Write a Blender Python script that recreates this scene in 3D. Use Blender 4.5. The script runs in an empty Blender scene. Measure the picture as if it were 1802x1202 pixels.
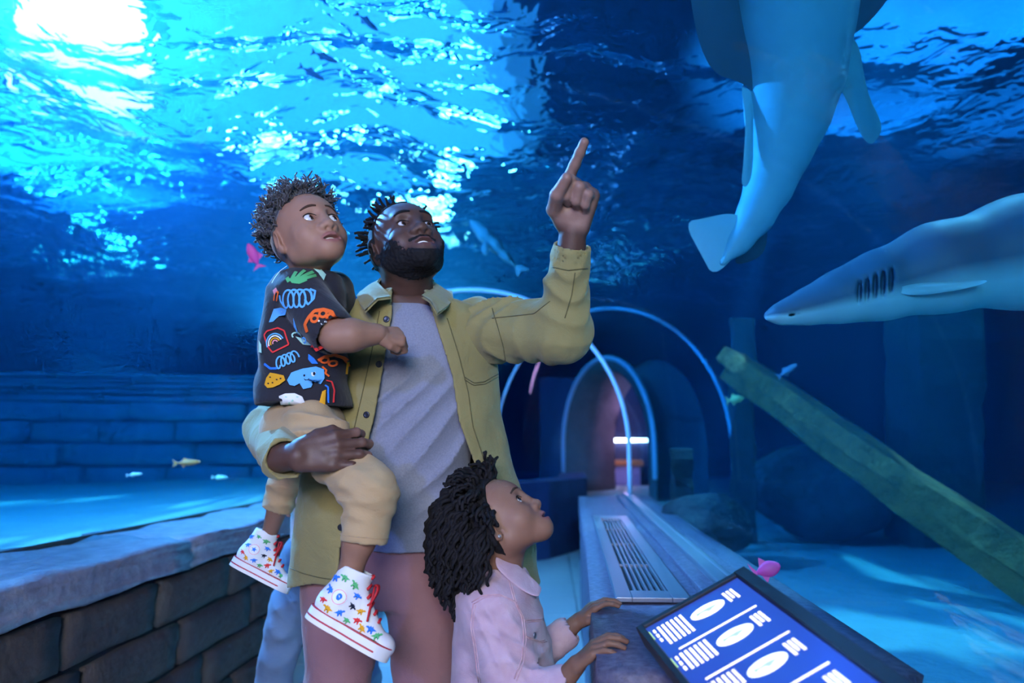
import bpy, bmesh, math, random
import numpy as np
from mathutils import Vector, Matrix
from mathutils.bvhtree import BVHTree

S = bpy.context.scene
COL = S.collection
random.seed(7)
RNG = np.random.default_rng(7)

# ------------------------------------------------------------------ camera
FPX = 1250.0
CAMZ = 1.17
PITCH = math.atan(184 / FPX)
YAW = math.atan(64 / FPX)
cam_d = bpy.data.cameras.new('camera')
cam = bpy.data.objects.new('camera', cam_d)
COL.objects.link(cam)
cam.location = (0, 0, CAMZ)
cam.rotation_euler = (math.pi / 2 + PITCH, 0, YAW)
cam_d.sensor_width = 36.0
cam_d.lens = FPX * 36.0 / 1802.0
cam_d.clip_start = 0.02
cam_d.clip_end = 200
cam_d.dof.use_dof = True
cam_d.dof.focus_distance = 1.62
cam_d.dof.aperture_fstop = 2.2
S.camera = cam
CR = cam.rotation_euler.to_matrix()
CX = np.array(CR @ Vector((1, 0, 0)))
CY = np.array(CR @ Vector((0, 1, 0)))
CF = np.array(CR @ Vector((0, 0, -1)))
C0 = np.array((0, 0, CAMZ))


def P(u, v, d):
    """point of the place that stands d metres in front of the camera at picture position u, v"""
    return C0 + d * (CF + (u - 901) / FPX * CX - (v - 601) / FPX * CY)


# ------------------------------------------------------------------ world, lights, exposure
W = bpy.data.worlds.new('world')
S.world = W
W.use_nodes = True
W.node_tree.nodes['Background'].inputs['Color'].default_value = (0.01, 0.05, 0.16, 1)
W.node_tree.nodes['Background'].inputs['Strength'].default_value = 0.5


def lamp(name, kind, loc, target, energy, color, **kw):
    l = bpy.data.lights.new(name, kind)
    l.energy = energy
    l.color = color
    for k, v in kw.items():
        setattr(l, k, v)
    o = bpy.data.objects.new(name, l)
    COL.objects.link(o)
    o.location = loc
    d = Vector(target) - Vector(loc)
    o.rotation_euler = d.to_track_quat('-Z', 'Y').to_euler()
    return o


# spotlights added overhead: a pattern in the water surface cuts their light into bands
lamp('band_spot', 'SPOT', (2.9, 4.2, 8.2), (2.5, 3.4, 0.5), 260000, (0.50, 0.80, 1.0), spot_size=math.radians(42), spot_blend=0.5, shadow_soft_size=0.05)
lamp('band_spot', 'SPOT', (-5.0, 6.0, 8.2), (-4.4, 4.8, 0.7), 330000, (0.50, 0.80, 1.0), spot_size=math.radians(42), spot_blend=0.5, shadow_soft_size=0.05)
# point light added under the surface for the glow at the upper left
lamp('glare_light', 'POINT', tuple(P(105, 25, 3.35)), (0, 0, 0), 5200, (0.22, 0.46, 1.0), shadow_soft_size=0.10)
# soft key light added behind the camera, and an added blue fill spot
lamp('key_fill_light', 'AREA', (0.0, -1.9, 1.95), (-0.4, 1.7, 1.15), 118, (0.95, 0.9, 1.0), shape='RECTANGLE', size=1.1, size_y=0.9)
lamp('blue_fill_spot', 'SPOT', (-1.1, -1.2, 2.1), (-0.1, 2.2, 0.8), 150, (0.16, 0.28, 1.0), spot_size=math.radians(70), spot_blend=0.8, shadow_soft_size=0.06)

S.view_settings.view_transform = 'Standard'
S.view_settings.look = 'None'
S.view_settings.exposure = 0.15
S.view_settings.gamma = 1.0
S.view_settings.use_curve_mapping = False
try:
    S.cycles.max_bounces = 7
    S.cycles.diffuse_bounces = 2
    S.cycles.glossy_bounces = 3
    S.cycles.transmission_bounces = 4
    S.cycles.transparent_max_bounces = 12
    S.cycles.volume_bounces = 0
    S.cycles.sample_clamp_indirect = 6.0
    S.cycles.caustics_reflective = False
    S.cycles.caustics_refractive = True
    S.cycles.blur_glossy = 0.2
    S.cycles.adaptive_threshold = 0.13
    S.cycles.adaptive_min_samples = 10
except Exception:
    pass


# ------------------------------------------------------------------ helpers
def tag(o, label=None, cat=None, group=None, kind=None):
    if label: o['label'] = label
    if cat: o['category'] = cat
    if group: o['group'] = group
    if kind: o['kind'] = kind
    return o


def empty(name, loc=(0, 0, 0), parent=None):
    o = bpy.data.objects.new(name, None)
    COL.objects.link(o)
    o.location = loc
    o.empty_display_size = 0.05
    if parent is not None:
        o.parent = parent
    return o


def world_of(o):
    m = Matrix.Translation(o.location) @ o.rotation_euler.to_matrix().to_4x4()
    return m if o.parent is None else world_of(o.parent) @ o.matrix_parent_inverse @ m


def link(name, me, parent=None, keep=True):
    """link a mesh whose vertices are in world coordinates, as a child of parent"""
    o = bpy.data.objects.new(name, me)
    COL.objects.link(o)
    if parent is not None:
        o.parent = parent
        if keep:
            o.matrix_parent_inverse = world_of(parent).inverted()
    return o


def mesh(name, verts, faces, mat=None, smooth=True):
    me = bpy.data.meshes.new(name)
    verts = np.asarray(verts, dtype=np.float32)
    if isinstance(faces, np.ndarray):
        nf, k = faces.shape
        me.vertices.add(len(verts)); me.vertices.foreach_set('co', verts.ravel())
        me.loops.add(nf * k); me.loops.foreach_set('vertex_index', faces.astype(np.int32).ravel())
        me.polygons.add(nf)
        me.polygons.foreach_set('loop_start', np.arange(0, nf * k, k, dtype=np.int32))
        me.update(calc_edges=True)
    else:
        me.from_pydata([tuple(map(float, v)) for v in verts], [], faces)
        me.update()
    if smooth:
        me.polygons.foreach_set('use_smooth', np.ones(len(me.polygons), dtype=bool))
    if mat is not None:
        me.materials.append(mat)
    return me


def bm_mesh(name, bm, mat=None, smooth=False):
    me = bpy.data.meshes.new(name)
    bmesh.ops.recalc_face_normals(bm, faces=bm.faces)
    bm.to_mesh(me); bm.free()
    if smooth:
        me.polygons.foreach_set('use_smooth', np.ones(len(me.polygons), dtype=bool))
    if mat is not None:
        me.materials.append(mat)
    return me


def box_bm(lo, hi, bevel=0.0, seg=1):
    bm = bmesh.new()
    bmesh.ops.create_cube(bm, size=1)
    lo = Vector(lo); hi = Vector(hi)
    for v in bm.verts:
        v.co = Vector(((lo[i] + hi[i]) / 2 + v.co[i] * (hi[i] - lo[i]) for i in range(3)))
    if bevel > 0:
        bmesh.ops.bevel(bm, geom=list(bm.edges), offset=bevel, segments=seg, profile=0.6, affect='EDGES')
    return bm


def tube(pts, radii, n=8, closed_ends=True, up=(0, 0, 1), flat=1.0):
    """verts, faces of a tube along pts with a radius at each"""
    pts = np.asarray(pts, float); m = len(pts)
    if np.isscalar(radii): radii = [radii] * m
    T = np.gradient(pts, axis=0)
    T /= np.linalg.norm(T, axis=1)[:, None] + 1e-9
    u = np.cross(T[0], np.asarray(up, float))
    if np.linalg.norm(u) < 1e-3: u = np.cross(T[0], (1, 0, 0.3))
    u /= np.linalg.norm(u)
    V = []; F = []
    for i in range(m):
        u = u - T[i] * np.dot(u, T[i]); u /= np.linalg.norm(u) + 1e-9
        w = np.cross(T[i], u)
        for k in range(n):
            a = 2 * math.pi * k / n
            V.append(pts[i] + radii[i] * (math.cos(a) * u + flat * math.sin(a) * w))
    for i in range(m - 1):
        for k in range(n):
            F.append((i * n + k, i * n + (k + 1) % n, (i + 1) * n + (k + 1) % n, (i + 1) * n + k))
    if closed_ends:
        F.append(tuple(range(n - 1, -1, -1)))
        F.append(tuple(range((m - 1) * n, m * n)))
    return V, F


def join_vf(parts):
    V = []; F = []
    for v, f in parts:
        o = len(V)
        V.extend(v)
        F.extend([tuple(i + o for i in x) for x in f])
    return V, F


# ------------------------------------------------------------------ materials
def mat(name, color=(0.5, 0.5, 0.5), rough=0.6, metal=0.0, spec=0.5, noise=None, bump=None, emit=None, coat=0.0, sss=0.0, attr=None, sheen=0.0):
    """noise = (scale, second colour, contrast); bump = (scale, strength, distance); attr = name of a colour attribute"""
    m = bpy.data.materials.new(name)
    m.use_nodes = True
    nt = m.node_tree; N = nt.nodes; L = nt.links
    b = N['Principled BSDF']
    b.inputs['Base Color'].default_value = (*color, 1)
    b.inputs['Roughness'].default_value = rough
    b.inputs['Metallic'].default_value = metal
    b.inputs['Specular IOR Level'].default_value = spec
    b.inputs['Coat Weight'].default_value = coat
    if sheen: b.inputs['Sheen Weight'].default_value = sheen
    if sss:
        b.inputs['Subsurface Weight'].default_value = sss
        b.inputs['Subsurface Radius'].default_value = (0.9, 0.35, 0.2)
        b.inputs['Subsurface Scale'].default_value = 0.01
    tc = N.new('ShaderNodeTexCoord')
    src = None
    if attr:
        a = N.new('ShaderNodeAttribute'); a.attribute_name = attr
        src = a.outputs['Color']
    if noise:
        t = N.new('ShaderNodeTexNoise'); t.inputs['Scale'].default_value = noise[0]; t.inputs['Detail'].default_value = 6
        L.new(tc.outputs['Object'], t.inputs['Vector'])
        r = N.new('ShaderNodeValToRGB')
        c = noise[2] if len(noise) > 2 else 0.2
        r.color_ramp.elements[0].position = 0.5 - c; r.color_ramp.elements[1].position = 0.5 + c
        L.new(t.outputs['Fac'], r.inputs['Fac'])
        mx = N.new('ShaderNodeMix'); mx.data_type = 'RGBA'
        L.new(r.outputs['Color'], mx.inputs['Factor'])
        if src is not None:
            L.new(src, mx.inputs['A'])
            ml = N.new('ShaderNodeMix'); ml.data_type = 'RGBA'; ml.blend_type = 'MULTIPLY'; ml.inputs['Factor'].default_value = 1
            L.new(src, ml.inputs['A']); ml.inputs['B'].default_value = (*noise[1], 1)
            L.new(ml.outputs['Result'], mx.inputs['B'])
        else:
            mx.inputs['A'].default_value = (*color, 1); mx.inputs['B'].default_value = (*noise[1], 1)
        src = mx.outputs['Result']
    if src is not None:
        L.new(src, b.inputs['Base Color'])
    if bump:
        t = N.new('ShaderNodeTexNoise'); t.inputs['Scale'].default_value = bump[0]; t.inputs['Detail'].default_value = 5
        L.new(tc.outputs['Object'], t.inputs['Vector'])
        bp = N.new('ShaderNodeBump'); bp.inputs['Strength'].default_value = bump[1]; bp.inputs['Distance'].default_value = bump[2]
        L.new(t.outputs['Fac'], bp.inputs['Height']); L.new(bp.outputs['Normal'], b.inputs['Normal'])
    if emit:
        b.inputs['Emission Color'].default_value = (*emit[0], 1)
        b.inputs['Emission Strength'].default_value = emit[1]
    return m


def glass_mat(name, tint=(0.93, 0.97, 1.0), ior=1.35, gain=1.0):
    """clear acrylic sheet: mostly see-through, mirror-like at a slant"""
    m = bpy.data.materials.new(name); m.use_nodes = True
    nt = m.node_tree; N = nt.nodes; L = nt.links
    for n in list(N): N.remove(n)
    out = N.new('ShaderNodeOutputMaterial')
    mx = N.new('ShaderNodeMixShader')
    tr = N.new('ShaderNodeBsdfTransparent'); tr.inputs['Color'].default_value = (*tint, 1)
    gl = N.new('ShaderNodeBsdfGlossy'); gl.inputs['Roughness'].default_value = 0.01
    geo = N.new('ShaderNodeNewGeometry')
    fr = N.new('ShaderNodeLayerWeight'); fr.inputs['Blend'].default_value = 0.5
    pw = N.new('ShaderNodeMath'); pw.operation = 'POWER'; pw.inputs[1].default_value = 5.0
    L.new(fr.outputs['Facing'], pw.inputs[0])
    mt = N.new('ShaderNodeMath'); mt.operation = 'MULTIPLY_ADD'; mt.inputs[1].default_value = 0.15 * gain; mt.inputs[2].default_value = 0.022 * gain
    L.new(pw.outputs[0], mt.inputs[0])
    L.new(mt.outputs[0], mx.inputs['Fac'])
    L.new(tr.outputs[0], mx.inputs[1]); L.new(gl.outputs[0], mx.inputs[2])
    L.new(mx.outputs[0], out.inputs['Surface'])
    return m


M = {}
M['concrete'] = mat('bench_concrete', (0.055, 0.048, 0.09), 0.55, noise=(60, (0.13, 0.115, 0.17), 0.18), bump=(160, 0.5, 0.004))
M['stone'] = mat('wall_stone', (0.045, 0.036, 0.033), 0.75, noise=(9, (0.085, 0.066, 0.052), 0.25), bump=(30, 0.8, 0.012))
M['stone2'] = mat('wall_stone_dark', (0.038, 0.033, 0.034), 0.75, noise=(7, (0.075, 0.056, 0.046), 0.25), bump=(26, 0.8, 0.012))
M['cap'] = mat('ledge_stone', (0.17, 0.18, 0.24), 0.45, noise=(16, (0.34, 0.35, 0.40), 0.25), bump=(24, 0.8, 0.01))
M['mortar'] = mat('mortar', (0.008, 0.008, 0.01), 0.95)
M['floor'] = mat('floor_tile', (0.42, 0.40, 0.38), 0.35, noise=(5, (0.36, 0.35, 0.35), 0.3))
M['grout'] = mat('floor_grout', (0.16, 0.16, 0.16), 0.9)
M['glass'] = glass_mat('tunnel_acrylic')
M['seam'] = mat('acrylic_seam', (0.55, 0.72, 0.95), 0.25, coat=0.5)
M['steel'] = mat('brushed_steel', (0.2, 0.22, 0.28), 0.38, 0.6, bump=(90, 0.1, 0.002))
M['black'] = mat('black_plastic', (0.012, 0.013, 0.018), 0.45)
M['sand'] = mat('sand', (0.36, 0.38, 0.34), 0.95, noise=(3.5, (0.28, 0.31, 0.29), 0.3), bump=(14, 0.6, 0.03))
M['uwall'] = mat('sunken_stone', (0.28, 0.34, 0.36), 0.9, noise=(4, (0.18, 0.24, 0.28), 0.25), bump=(12, 0.8, 0.03))
M['rock'] = mat('tank_rock', (0.028, 0.03, 0.04), 0.95, noise=(1.6, (0.010, 0.012, 0.02), 0.3), bump=(5, 1.0, 0.12))
M['wood'] = mat('sunken_timber', (0.62, 0.165, 0.035), 0.9, noise=(7, (0.3, 0.085, 0.02), 0.2), bump=(16, 1.0, 0.05))
M['darkwood'] = mat('sunken_dark_timber', (0.03, 0.032, 0.035), 0.9, noise=(5, (0.016, 0.016, 0.02), 0.3), bump=(12, 0.8, 0.03))

# ------------------------------------------------------------------ tunnel shape
ZB = 0.80           # height of the ledge that carries the acrylic
XL = -1.88


def xr(y):
    return 0.435 + 0.0332 * y


def arch(y, n=40, grow=0.0):
    """profile of the acrylic at y: list of points from left base over the top to right base"""
    a, b = XL - grow, xr(y) + grow
    cx = (a + b) / 2; R = (b - a) / 2; zc = 1.17
    pts = [(a, y, ZB - 0.02), (a, y, (ZB + zc) / 2)]
    for i in range(n + 1):
        t = math.pi * (1 - i / n)
        pts.append((cx + R * math.cos(t), y, zc + R * math.sin(t)))
    pts += [(b, y, (ZB + zc) / 2), (b, y, ZB - 0.02)]
    return np.array(pts)


RING1_Y = 5.6


def arch_at(c, yaw, R, n=40, zc=1.17, w=1.0):
    """arch around c=(x, y) whose opening faces the direction yaw (0 = along y, positive turns right)"""
    rx, ry = math.cos(yaw), -math.sin(yaw)
    pts = [(c[0] - R * rx * w, c[1] - R * ry * w, ZB - 0.02), (c[0] - R * rx * w, c[1] - R * ry * w, (ZB + zc) / 2)]
    for i in range(n + 1):
        t = math.pi * (1 - i / n); q = R * math.cos(t) * w
        pts.append((c[0] + q * rx, c[1] + q * ry, zc + R * math.sin(t)))
    pts += [(c[0] + R * rx * w, c[1] + R * ry * w, (ZB + zc) / 2), (c[0] + R * rx * w, c[1] + R * ry * w, ZB - 0.02)]
    return np.array(pts)


A1 = arch(RING1_Y)
R2C, R2Y, R2R = (0.47, 6.75), math.radians(38), 1.30
A2 = arch_at(R2C, R2Y, R2R)
PC, PY, PR = (0.74, 9.6), math.radians(64), 1.18
A3 = arch_at(PC, PY, PR)


def loft(name, rows, material, parent=None, smooth=True):
    n = len(rows[0]); V = np.concatenate(rows); F = []
    for j in range(len(rows) - 1):
        for i in range(n - 1):
            F.append((j * n + i, j * n + i + 1, (j + 1) * n + i + 1, (j + 1) * n + i))
    return link(name, mesh(name, V, F, material, smooth), parent)


tun = empty('acrylic_tunnel', (-0.7, 3.0, ZB))
tag(tun, 'clear curved acrylic tunnel arching over the walkway with water outside', 'tunnel')
loft('acrylic_panel', [arch(y) for y in np.linspace(-3.2, 2.4, 8)], M['glass'], tun)
loft('acrylic_panel', [arch(y) for y in np.linspace(2.4, RING1_Y, 5)], M['glass'], tun)


def blend_rows(A, B, n):
    return [A * (1 - t) + B * t for t in np.linspace(0, 1, n)]


loft('acrylic_panel', blend_rows(A1, A2, 5), M['glass'], tun)
loft('acrylic_panel', blend_rows(A2, A3, 6), M['glass'], tun)


def ring(name, A, r, flat=1.0):
    v, f = tube(A, r, 8, flat=flat)
    return link(name, mesh(name, v, f, M['seam']), tun)


ring('seam_ring', A1, 0.017)
ring('seam_ring', A2, 0.015)
# base channel in which the acrylic stands
for side in (0, 1):
    xs = (lambda y: XL) if side == 0 else xr
    pts = [(xs(y), y, ZB - 0.005) for y in np.linspace(-3, RING1_Y, 6)]
    v, f = tube(pts, 0.018, 6)
    link('base_channel', mesh('base_channel', v, f, M['steel'] if side else M['mortar']), tun)

# ------------------------------------------------------------------ floor
fl = link('floor', bm_mesh('floor', box_bm((-3.2, -3.5, -0.2), (4.5, 14, -0.012)), M['grout']))
tag(fl, kind='structure')
tile_me = bm_mesh('tile', box_bm((-0.296, -0.296, -0.02), (0.296, 0.296, 0.0), 0.003), M['floor'])
for i in range(-3, 3):
    for j in range(0, 17):
        t = link('tile', tile_me, fl, False)
        t.location = (-0.1 + i * 0.6, 0.7 + j * 0.6, 0)

# ------------------------------------------------------------------ left wall of stone blocks
wl = link('wall_left', bm_mesh('wall_left', box_bm((-2.2, -3.2, 0), (-1.485, 5.7, 0.70)), M['mortar']))
tag(wl, kind='structure')


def rough_block(lo, hi, seed, amp=0.008, cuts=5, bevel=0.012):
    r = random.Random(seed)
    bm = box_bm(lo, hi)
    bmesh.ops.subdivide_edges(bm, edges=list(bm.edges), cuts=cuts, use_grid_fill=True)
    L = Vector(lo); H = Vector(hi); C = (L + H) / 2
    for v in bm.verts:
        nb = sum(1 for i in range(3) if abs(abs(v.co[i] - C[i]) - (H[i] - L[i]) / 2) < 1e-5)
        if nb >= 2:
            v.co = v.co + (C - v.co).normalized() * bevel
        n = Vector((math.sin(v.co.y * 13 + seed) + math.sin(v.co.z * 21 + seed * 2.1), math.sin(v.co.x * 17 + seed), math.sin(v.co.y * 11 + v.co.x * 9 + seed * 0.7)))
        v.co += n * amp * 0.4 + Vector((r.uniform(-1, 1), r.uniform(-1, 1), r.uniform(-1, 1))) * amp * 0.5
    return bm


courses = [(0.672, 0.49, [-1.2, -0.4, 0.3, 0.95, 1.55, 2.17, 2.69, 3.30, 3.95, 4.6, 5.1, 5.65]),
           (0.49, 0.305, [-1.2, -0.5, 0.2, 0.9, 1.65, 2.28, 2.88, 3.55, 4.2, 4.8, 5.65]),
           (0.305, 0.125, [-1.2, -0.3, 0.4, 1.1, 1.8, 2.5, 3.1, 3.75, 4.4, 5.0, 5.65]),
           (0.125, -0.02, [-1.2, 0.2, 1.3, 2.2, 2.8, 3.4, 4.1, 4.7, 5.65])]
sd = 0
for zt, zb, ys in courses:
    for y0, y1 in zip(ys[:-1], ys[1:]):
        sd += 1
        g = 0.006
        link('stone_block', bm_mesh('stone_block', rough_block((-1.75, y0 + g, zb + g), (-1.457, y1 - g, zt - g), sd, 0.007), M['stone'] if sd % 3 else M['stone2'], True), wl)
for y0, y1 in zip([-1.2, 0.2, 1.25, 2.93, 4.4], [0.2, 1.25, 2.93, 4.4, 5.65]):
    sd += 1
    link('ledge_slab', bm_mesh('ledge_slab', rough_block((-1.95, y0 + 0.003, 0.678), (-1.45 + random.uniform(-.01, .01), y1 - 0.003, 0.80), sd, 0.014, 9, 0.016), M['cap'], True), wl)

# ------------------------------------------------------------------ right bench with vent
th = math.atan(0.0332)


def bx(lat, y):
    return lat + 0.0332 * y


bench = empty('wall_right', (0.04, 2, 0))
tag(bench, kind='structure')


def skew_box(name, x0, x1, y0, y1, z0, z1, m, parent, bevel=0.012, seed=None):
    bm = box_bm((x0, y0, z0), (x1, y1, z1), bevel, 2) if seed is None else rough_block((x0, y0, z0), (x1, y1, z1), seed, 0.006, 10, 0.014)
    for v in bm.verts:
        v.co.x += 0.0332 * v.co.y
    return link(name, bm_mesh(name, bm, m, seed is not None), parent)


BZ = 0.78
skew_box('bench_side', 0.045, 0.6, 1.25, 5.75, 0, 0.66, M['concrete'], bench, seed=91)
skew_box('bench_top', 0.037, 0.6, 1.32, 5.8, 0.65, BZ, M['concrete'], bench, seed=95)
skew_box('bench_step', 0.055, 0.6, 0.3, 1.33, 0.5, 0.665, M['concrete'], bench, seed=97)
skew_box('bench_side', 0.07, 0.6, 0.3, 1.26, 0, 0.52, M['concrete'], bench, seed=98)
skew_box('glass_sill', 0.335, 0.50, 1.2, 5.75, BZ - 0.02, BZ + 0.012, M['concrete'], bench, 0.006)
skew_box('sill_rail', 0.385, 0.44, 1.2, 5.75, BZ, BZ + 0.03, M['steel'], bench, 0.006)
vent = empty('air_vent', (bx(0.19, 3), 3.0, BZ))
tag(vent, 'long steel air vent grille set into the top of the concrete bench', 'vent')
skew_box('backing', 0.13, 0.26, 1.95, 3.86, BZ + 0.001, BZ + 0.004, M['black'], vent, 0)
zf0, zf1 = BZ + 0.002, BZ + 0.014
skew_box('frame', 0.104, 0.145, 1.87, 4.0, zf0, zf1, M['steel'], vent, 0.002)
skew_box('frame', 0.245, 0.29, 1.87, 4.0, zf0, zf1, M['steel'], vent, 0.002)
skew_box('frame', 0.145, 0.245, 1.87, 1.96, zf0, zf1, M['steel'], vent, 0.002)
skew_box('frame', 0.145, 0.245, 3.84, 4.0, zf0, zf1, M['steel'], vent, 0.002)
for i in range(6):
    x = 0.1465 + 0.1 * (i + 0.65) / 6.3
    skew_box('slat', x, x + 0.0055, 1.955, 3.845, zf0 + 0.002, zf1 - 0.001, M['steel'], vent, 0)
for y in (2.4, 2.9, 3.4):
    skew_box('crossbar', 0.1465, 0.2445, y, y + 0.012, zf0 + 0.001, zf1 - 0.004, M['steel'], vent, 0)

# low wall that follows the bend of the tunnel
dw = empty('wall_bend', (0.2, 7.4, 0))
tag(dw, kind='structure')
M['bluewall'] = mat('blue_painted_wall', (0.03, 0.045, 0.15), 0.5, noise=(8, (0.02, 0.03, 0.1), 0.3))
row = [(-1.9, 5.75), (-1.0, 6.7), (0.0, 7.7), (0.45, 8.6), (0.5, 10.2)]
for (x0, y0), (x1, y1) in zip(row[:-1], row[1:]):
    d = np.array((x1 - x0, y1 - y0)); d /= np.linalg.norm(d); n = np.array((-d[1], d[0])) * 0.35
    V = [(x0, y0, 0), (x1, y1, 0), (x1 + n[0], y1 + n[1], 0), (x0 + n[0], y0 + n[1], 0)]
    V = V + [(a, b, ZB) for a, b, c in V]
    link('wall_panel', mesh('wall_panel', V, [(0, 1, 5, 4), (1, 2, 6, 5), (2, 3, 7, 6), (3, 0, 4, 7), (4, 5, 6, 7), (3, 2, 1, 0)], M['bluewall'], False), dw)

# ------------------------------------------------------------------ the water
M['water'] = bpy.data.materials.new('tank_water')
M['water'].use_nodes = True
nt = M['water'].node_tree
for n in list(nt.nodes): nt.nodes.remove(n)
out = nt.nodes.new('ShaderNodeOutputMaterial')
va = nt.nodes.new('ShaderNodeVolumeAbsorption'); va.inputs['Color'].default_value = (0.05, 0.78, 0.97, 1); va.inputs['Density'].default_value = 0.6
vs = nt.nodes.new('ShaderNodeVolumeScatter'); vs.inputs['Color'].default_value = (0.05, 0.38, 1.0, 1); vs.inputs['Density'].default_value = 0.09; vs.inputs['Anisotropy'].default_value = 0.6
ad = nt.nodes.new('ShaderNodeAddShader')
nt.links.new(va.outputs[0], ad.inputs[0]); nt.links.new(vs.outputs[0], ad.inputs[1])
nt.links.new(ad.outputs[0], out.inputs['Volume'])
ZS = 3.25
bm = box_bm((-24, -4, -1.0), (12, 30, ZS + 0.1))
me = bpy.data.meshes.new('water_body')
me.materials.append(M['water'])
# cavity of air around the walkway: a closed tube a hair outside the acrylic
rows = [arch(y, grow=0.006) for y in np.linspace(-3.3, RING1_Y, 6)] + blend_rows(arch_at((-0.63 , RING1_Y), 0, 1.26), arch_at(R2C, R2Y, R2R + .006), 5)[1:] + blend_rows(arch_at(R2C, R2Y, R2R + .006), arch_at(PC, PY, PR + .006), 6)[1:]
rows = rows + [arch_at((PC[0] + 0.55, PC[1] + 1.1), math.radians(25), PR + .006), arch_at((PC[0] + 0.75, PC[1] + 3.6), 0.08, PR + .15)]
rows = [np.concatenate([r, [(r[-1][0], r[-1][1], -0.5), (r[0][0], r[0][1], -0.5)]]) for r in rows]
n = len(rows[0])
bv = [[bm.verts.new(p) for p in r] for r in rows]
for j in range(len(rows) - 1):
    for i in range(n):
        bm.faces.new((bv[j][i], bv[j + 1][i], bv[j + 1][(i + 1) % n], bv[j][(i + 1) % n]))
bm.faces.new(bv[0]); bm.faces.new(list(reversed(bv[-1])))
bm.normal_update()
# cavity faces must look into the cavity
cf = [f for f in bm.faces if any(v in f.verts for r in bv[1:-1] for v in r)]
c0 = bv[2][20]
f0 = c0.link_faces[0]
inside = Vector((-0.7, 1.0, 1.2))
if (inside - f0.calc_center_median()).dot(f0.normal) < 0:
    bmesh.ops.reverse_faces(bm, faces=[f for f in bm.faces if any(v in f.verts for r in bv for v in r)])
bm.to_mesh(me); bm.free()
wb = link('water_body', me)
tag(wb, 'deep blue tank water filling the space around the tunnel', 'water', kind='stuff')

# rippled surface overhead
wm = bpy.data.materials.new('water_surface'); wm.use_nodes = True
nt = wm.node_tree; N = nt.nodes; L = nt.links
for n_ in list(N): N.remove(n_)
out = N.new('ShaderNodeOutputMaterial')
gl = N.new('ShaderNodeBsdfGlass'); gl.inputs['IOR'].default_value = 1.075; gl.inputs['Roughness'].default_value = 0.0
tc = N.new('ShaderNodeTexCoord')
n1 = N.new('ShaderNodeTexNoise'); n1.inputs['Scale'].default_value = 5.5; n1.inputs['Detail'].default_value = 2; n1.inputs['Roughness'].default_value = 0.55
n1.inputs['Distortion'].default_value = 0.6
L.new(tc.outputs['Object'], n1.inputs['Vector'])
bp = N.new('ShaderNodeBump'); bp.inputs['Strength'].default_value = 0.9; bp.inputs['Distance'].default_value = 0.045
L.new(n1.outputs['Fac'], bp.inputs['Height']); L.new(bp.outputs['Normal'], gl.inputs['Normal'])
# noise painted into the transparency imitates light gathered into bands by ripples
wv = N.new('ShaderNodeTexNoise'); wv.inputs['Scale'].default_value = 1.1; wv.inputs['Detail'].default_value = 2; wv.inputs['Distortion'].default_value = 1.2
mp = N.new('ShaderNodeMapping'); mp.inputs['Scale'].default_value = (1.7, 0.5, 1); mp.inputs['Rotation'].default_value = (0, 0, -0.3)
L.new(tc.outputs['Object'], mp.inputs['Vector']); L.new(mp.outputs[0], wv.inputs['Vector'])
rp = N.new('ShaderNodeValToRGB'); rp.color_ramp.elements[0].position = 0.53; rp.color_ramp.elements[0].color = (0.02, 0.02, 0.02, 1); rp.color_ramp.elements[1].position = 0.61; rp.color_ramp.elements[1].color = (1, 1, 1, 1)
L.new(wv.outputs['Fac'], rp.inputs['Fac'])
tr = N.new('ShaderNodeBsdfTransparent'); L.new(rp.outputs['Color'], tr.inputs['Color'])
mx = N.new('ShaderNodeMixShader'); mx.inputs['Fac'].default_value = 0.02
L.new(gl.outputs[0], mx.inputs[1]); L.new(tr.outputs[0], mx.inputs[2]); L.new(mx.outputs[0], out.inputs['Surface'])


def spaced(lo, hi, c, n, p=2.0):
    t = np.linspace(-1, 1, n)
    s = np.sign(t) * np.abs(t) ** p
    return np.where(s < 0, c + s * (c - lo), c + s * (hi - c))


gx = spaced(-23.9, 11.9, -1.0, 360); gy = spaced(-3.9, 29.9, 3.0, 360)
X, Y = np.meshgrid(gx, gy)
Zw = np.zeros_like(X)
for k in range(14):
    lam = 0.35 * 1.28 ** k * 0.9
    if lam > 3.2: break
    a = RNG.uniform(0, 2 * math.pi)
    damp = np.clip(1.2 - np.hypot(X + 1, Y - 3) / (lam * 14), 0, 1)
    Zw += 0.015 * lam * damp * np.sin((X * math.cos(a) + Y * math.sin(a)) * 2 * math.pi / lam + RNG.uniform(0, 6) + 0.8 * np.sin(X * 1.3 + Y * 0.9))
V = np.stack([X, Y, ZS + Zw], -1).reshape(-1, 3)
nx, ny = len(gx), len(gy)
idx = np.arange(nx * ny).reshape(ny, nx)
F = np.stack([idx[:-1, :-1], idx[:-1, 1:], idx[1:, 1:], idx[1:, :-1]], -1).reshape(-1, 4)
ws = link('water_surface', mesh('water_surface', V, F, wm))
tag(ws, 'rippled water surface seen from below with glittering highlights', 'water', kind='stuff')

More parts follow.
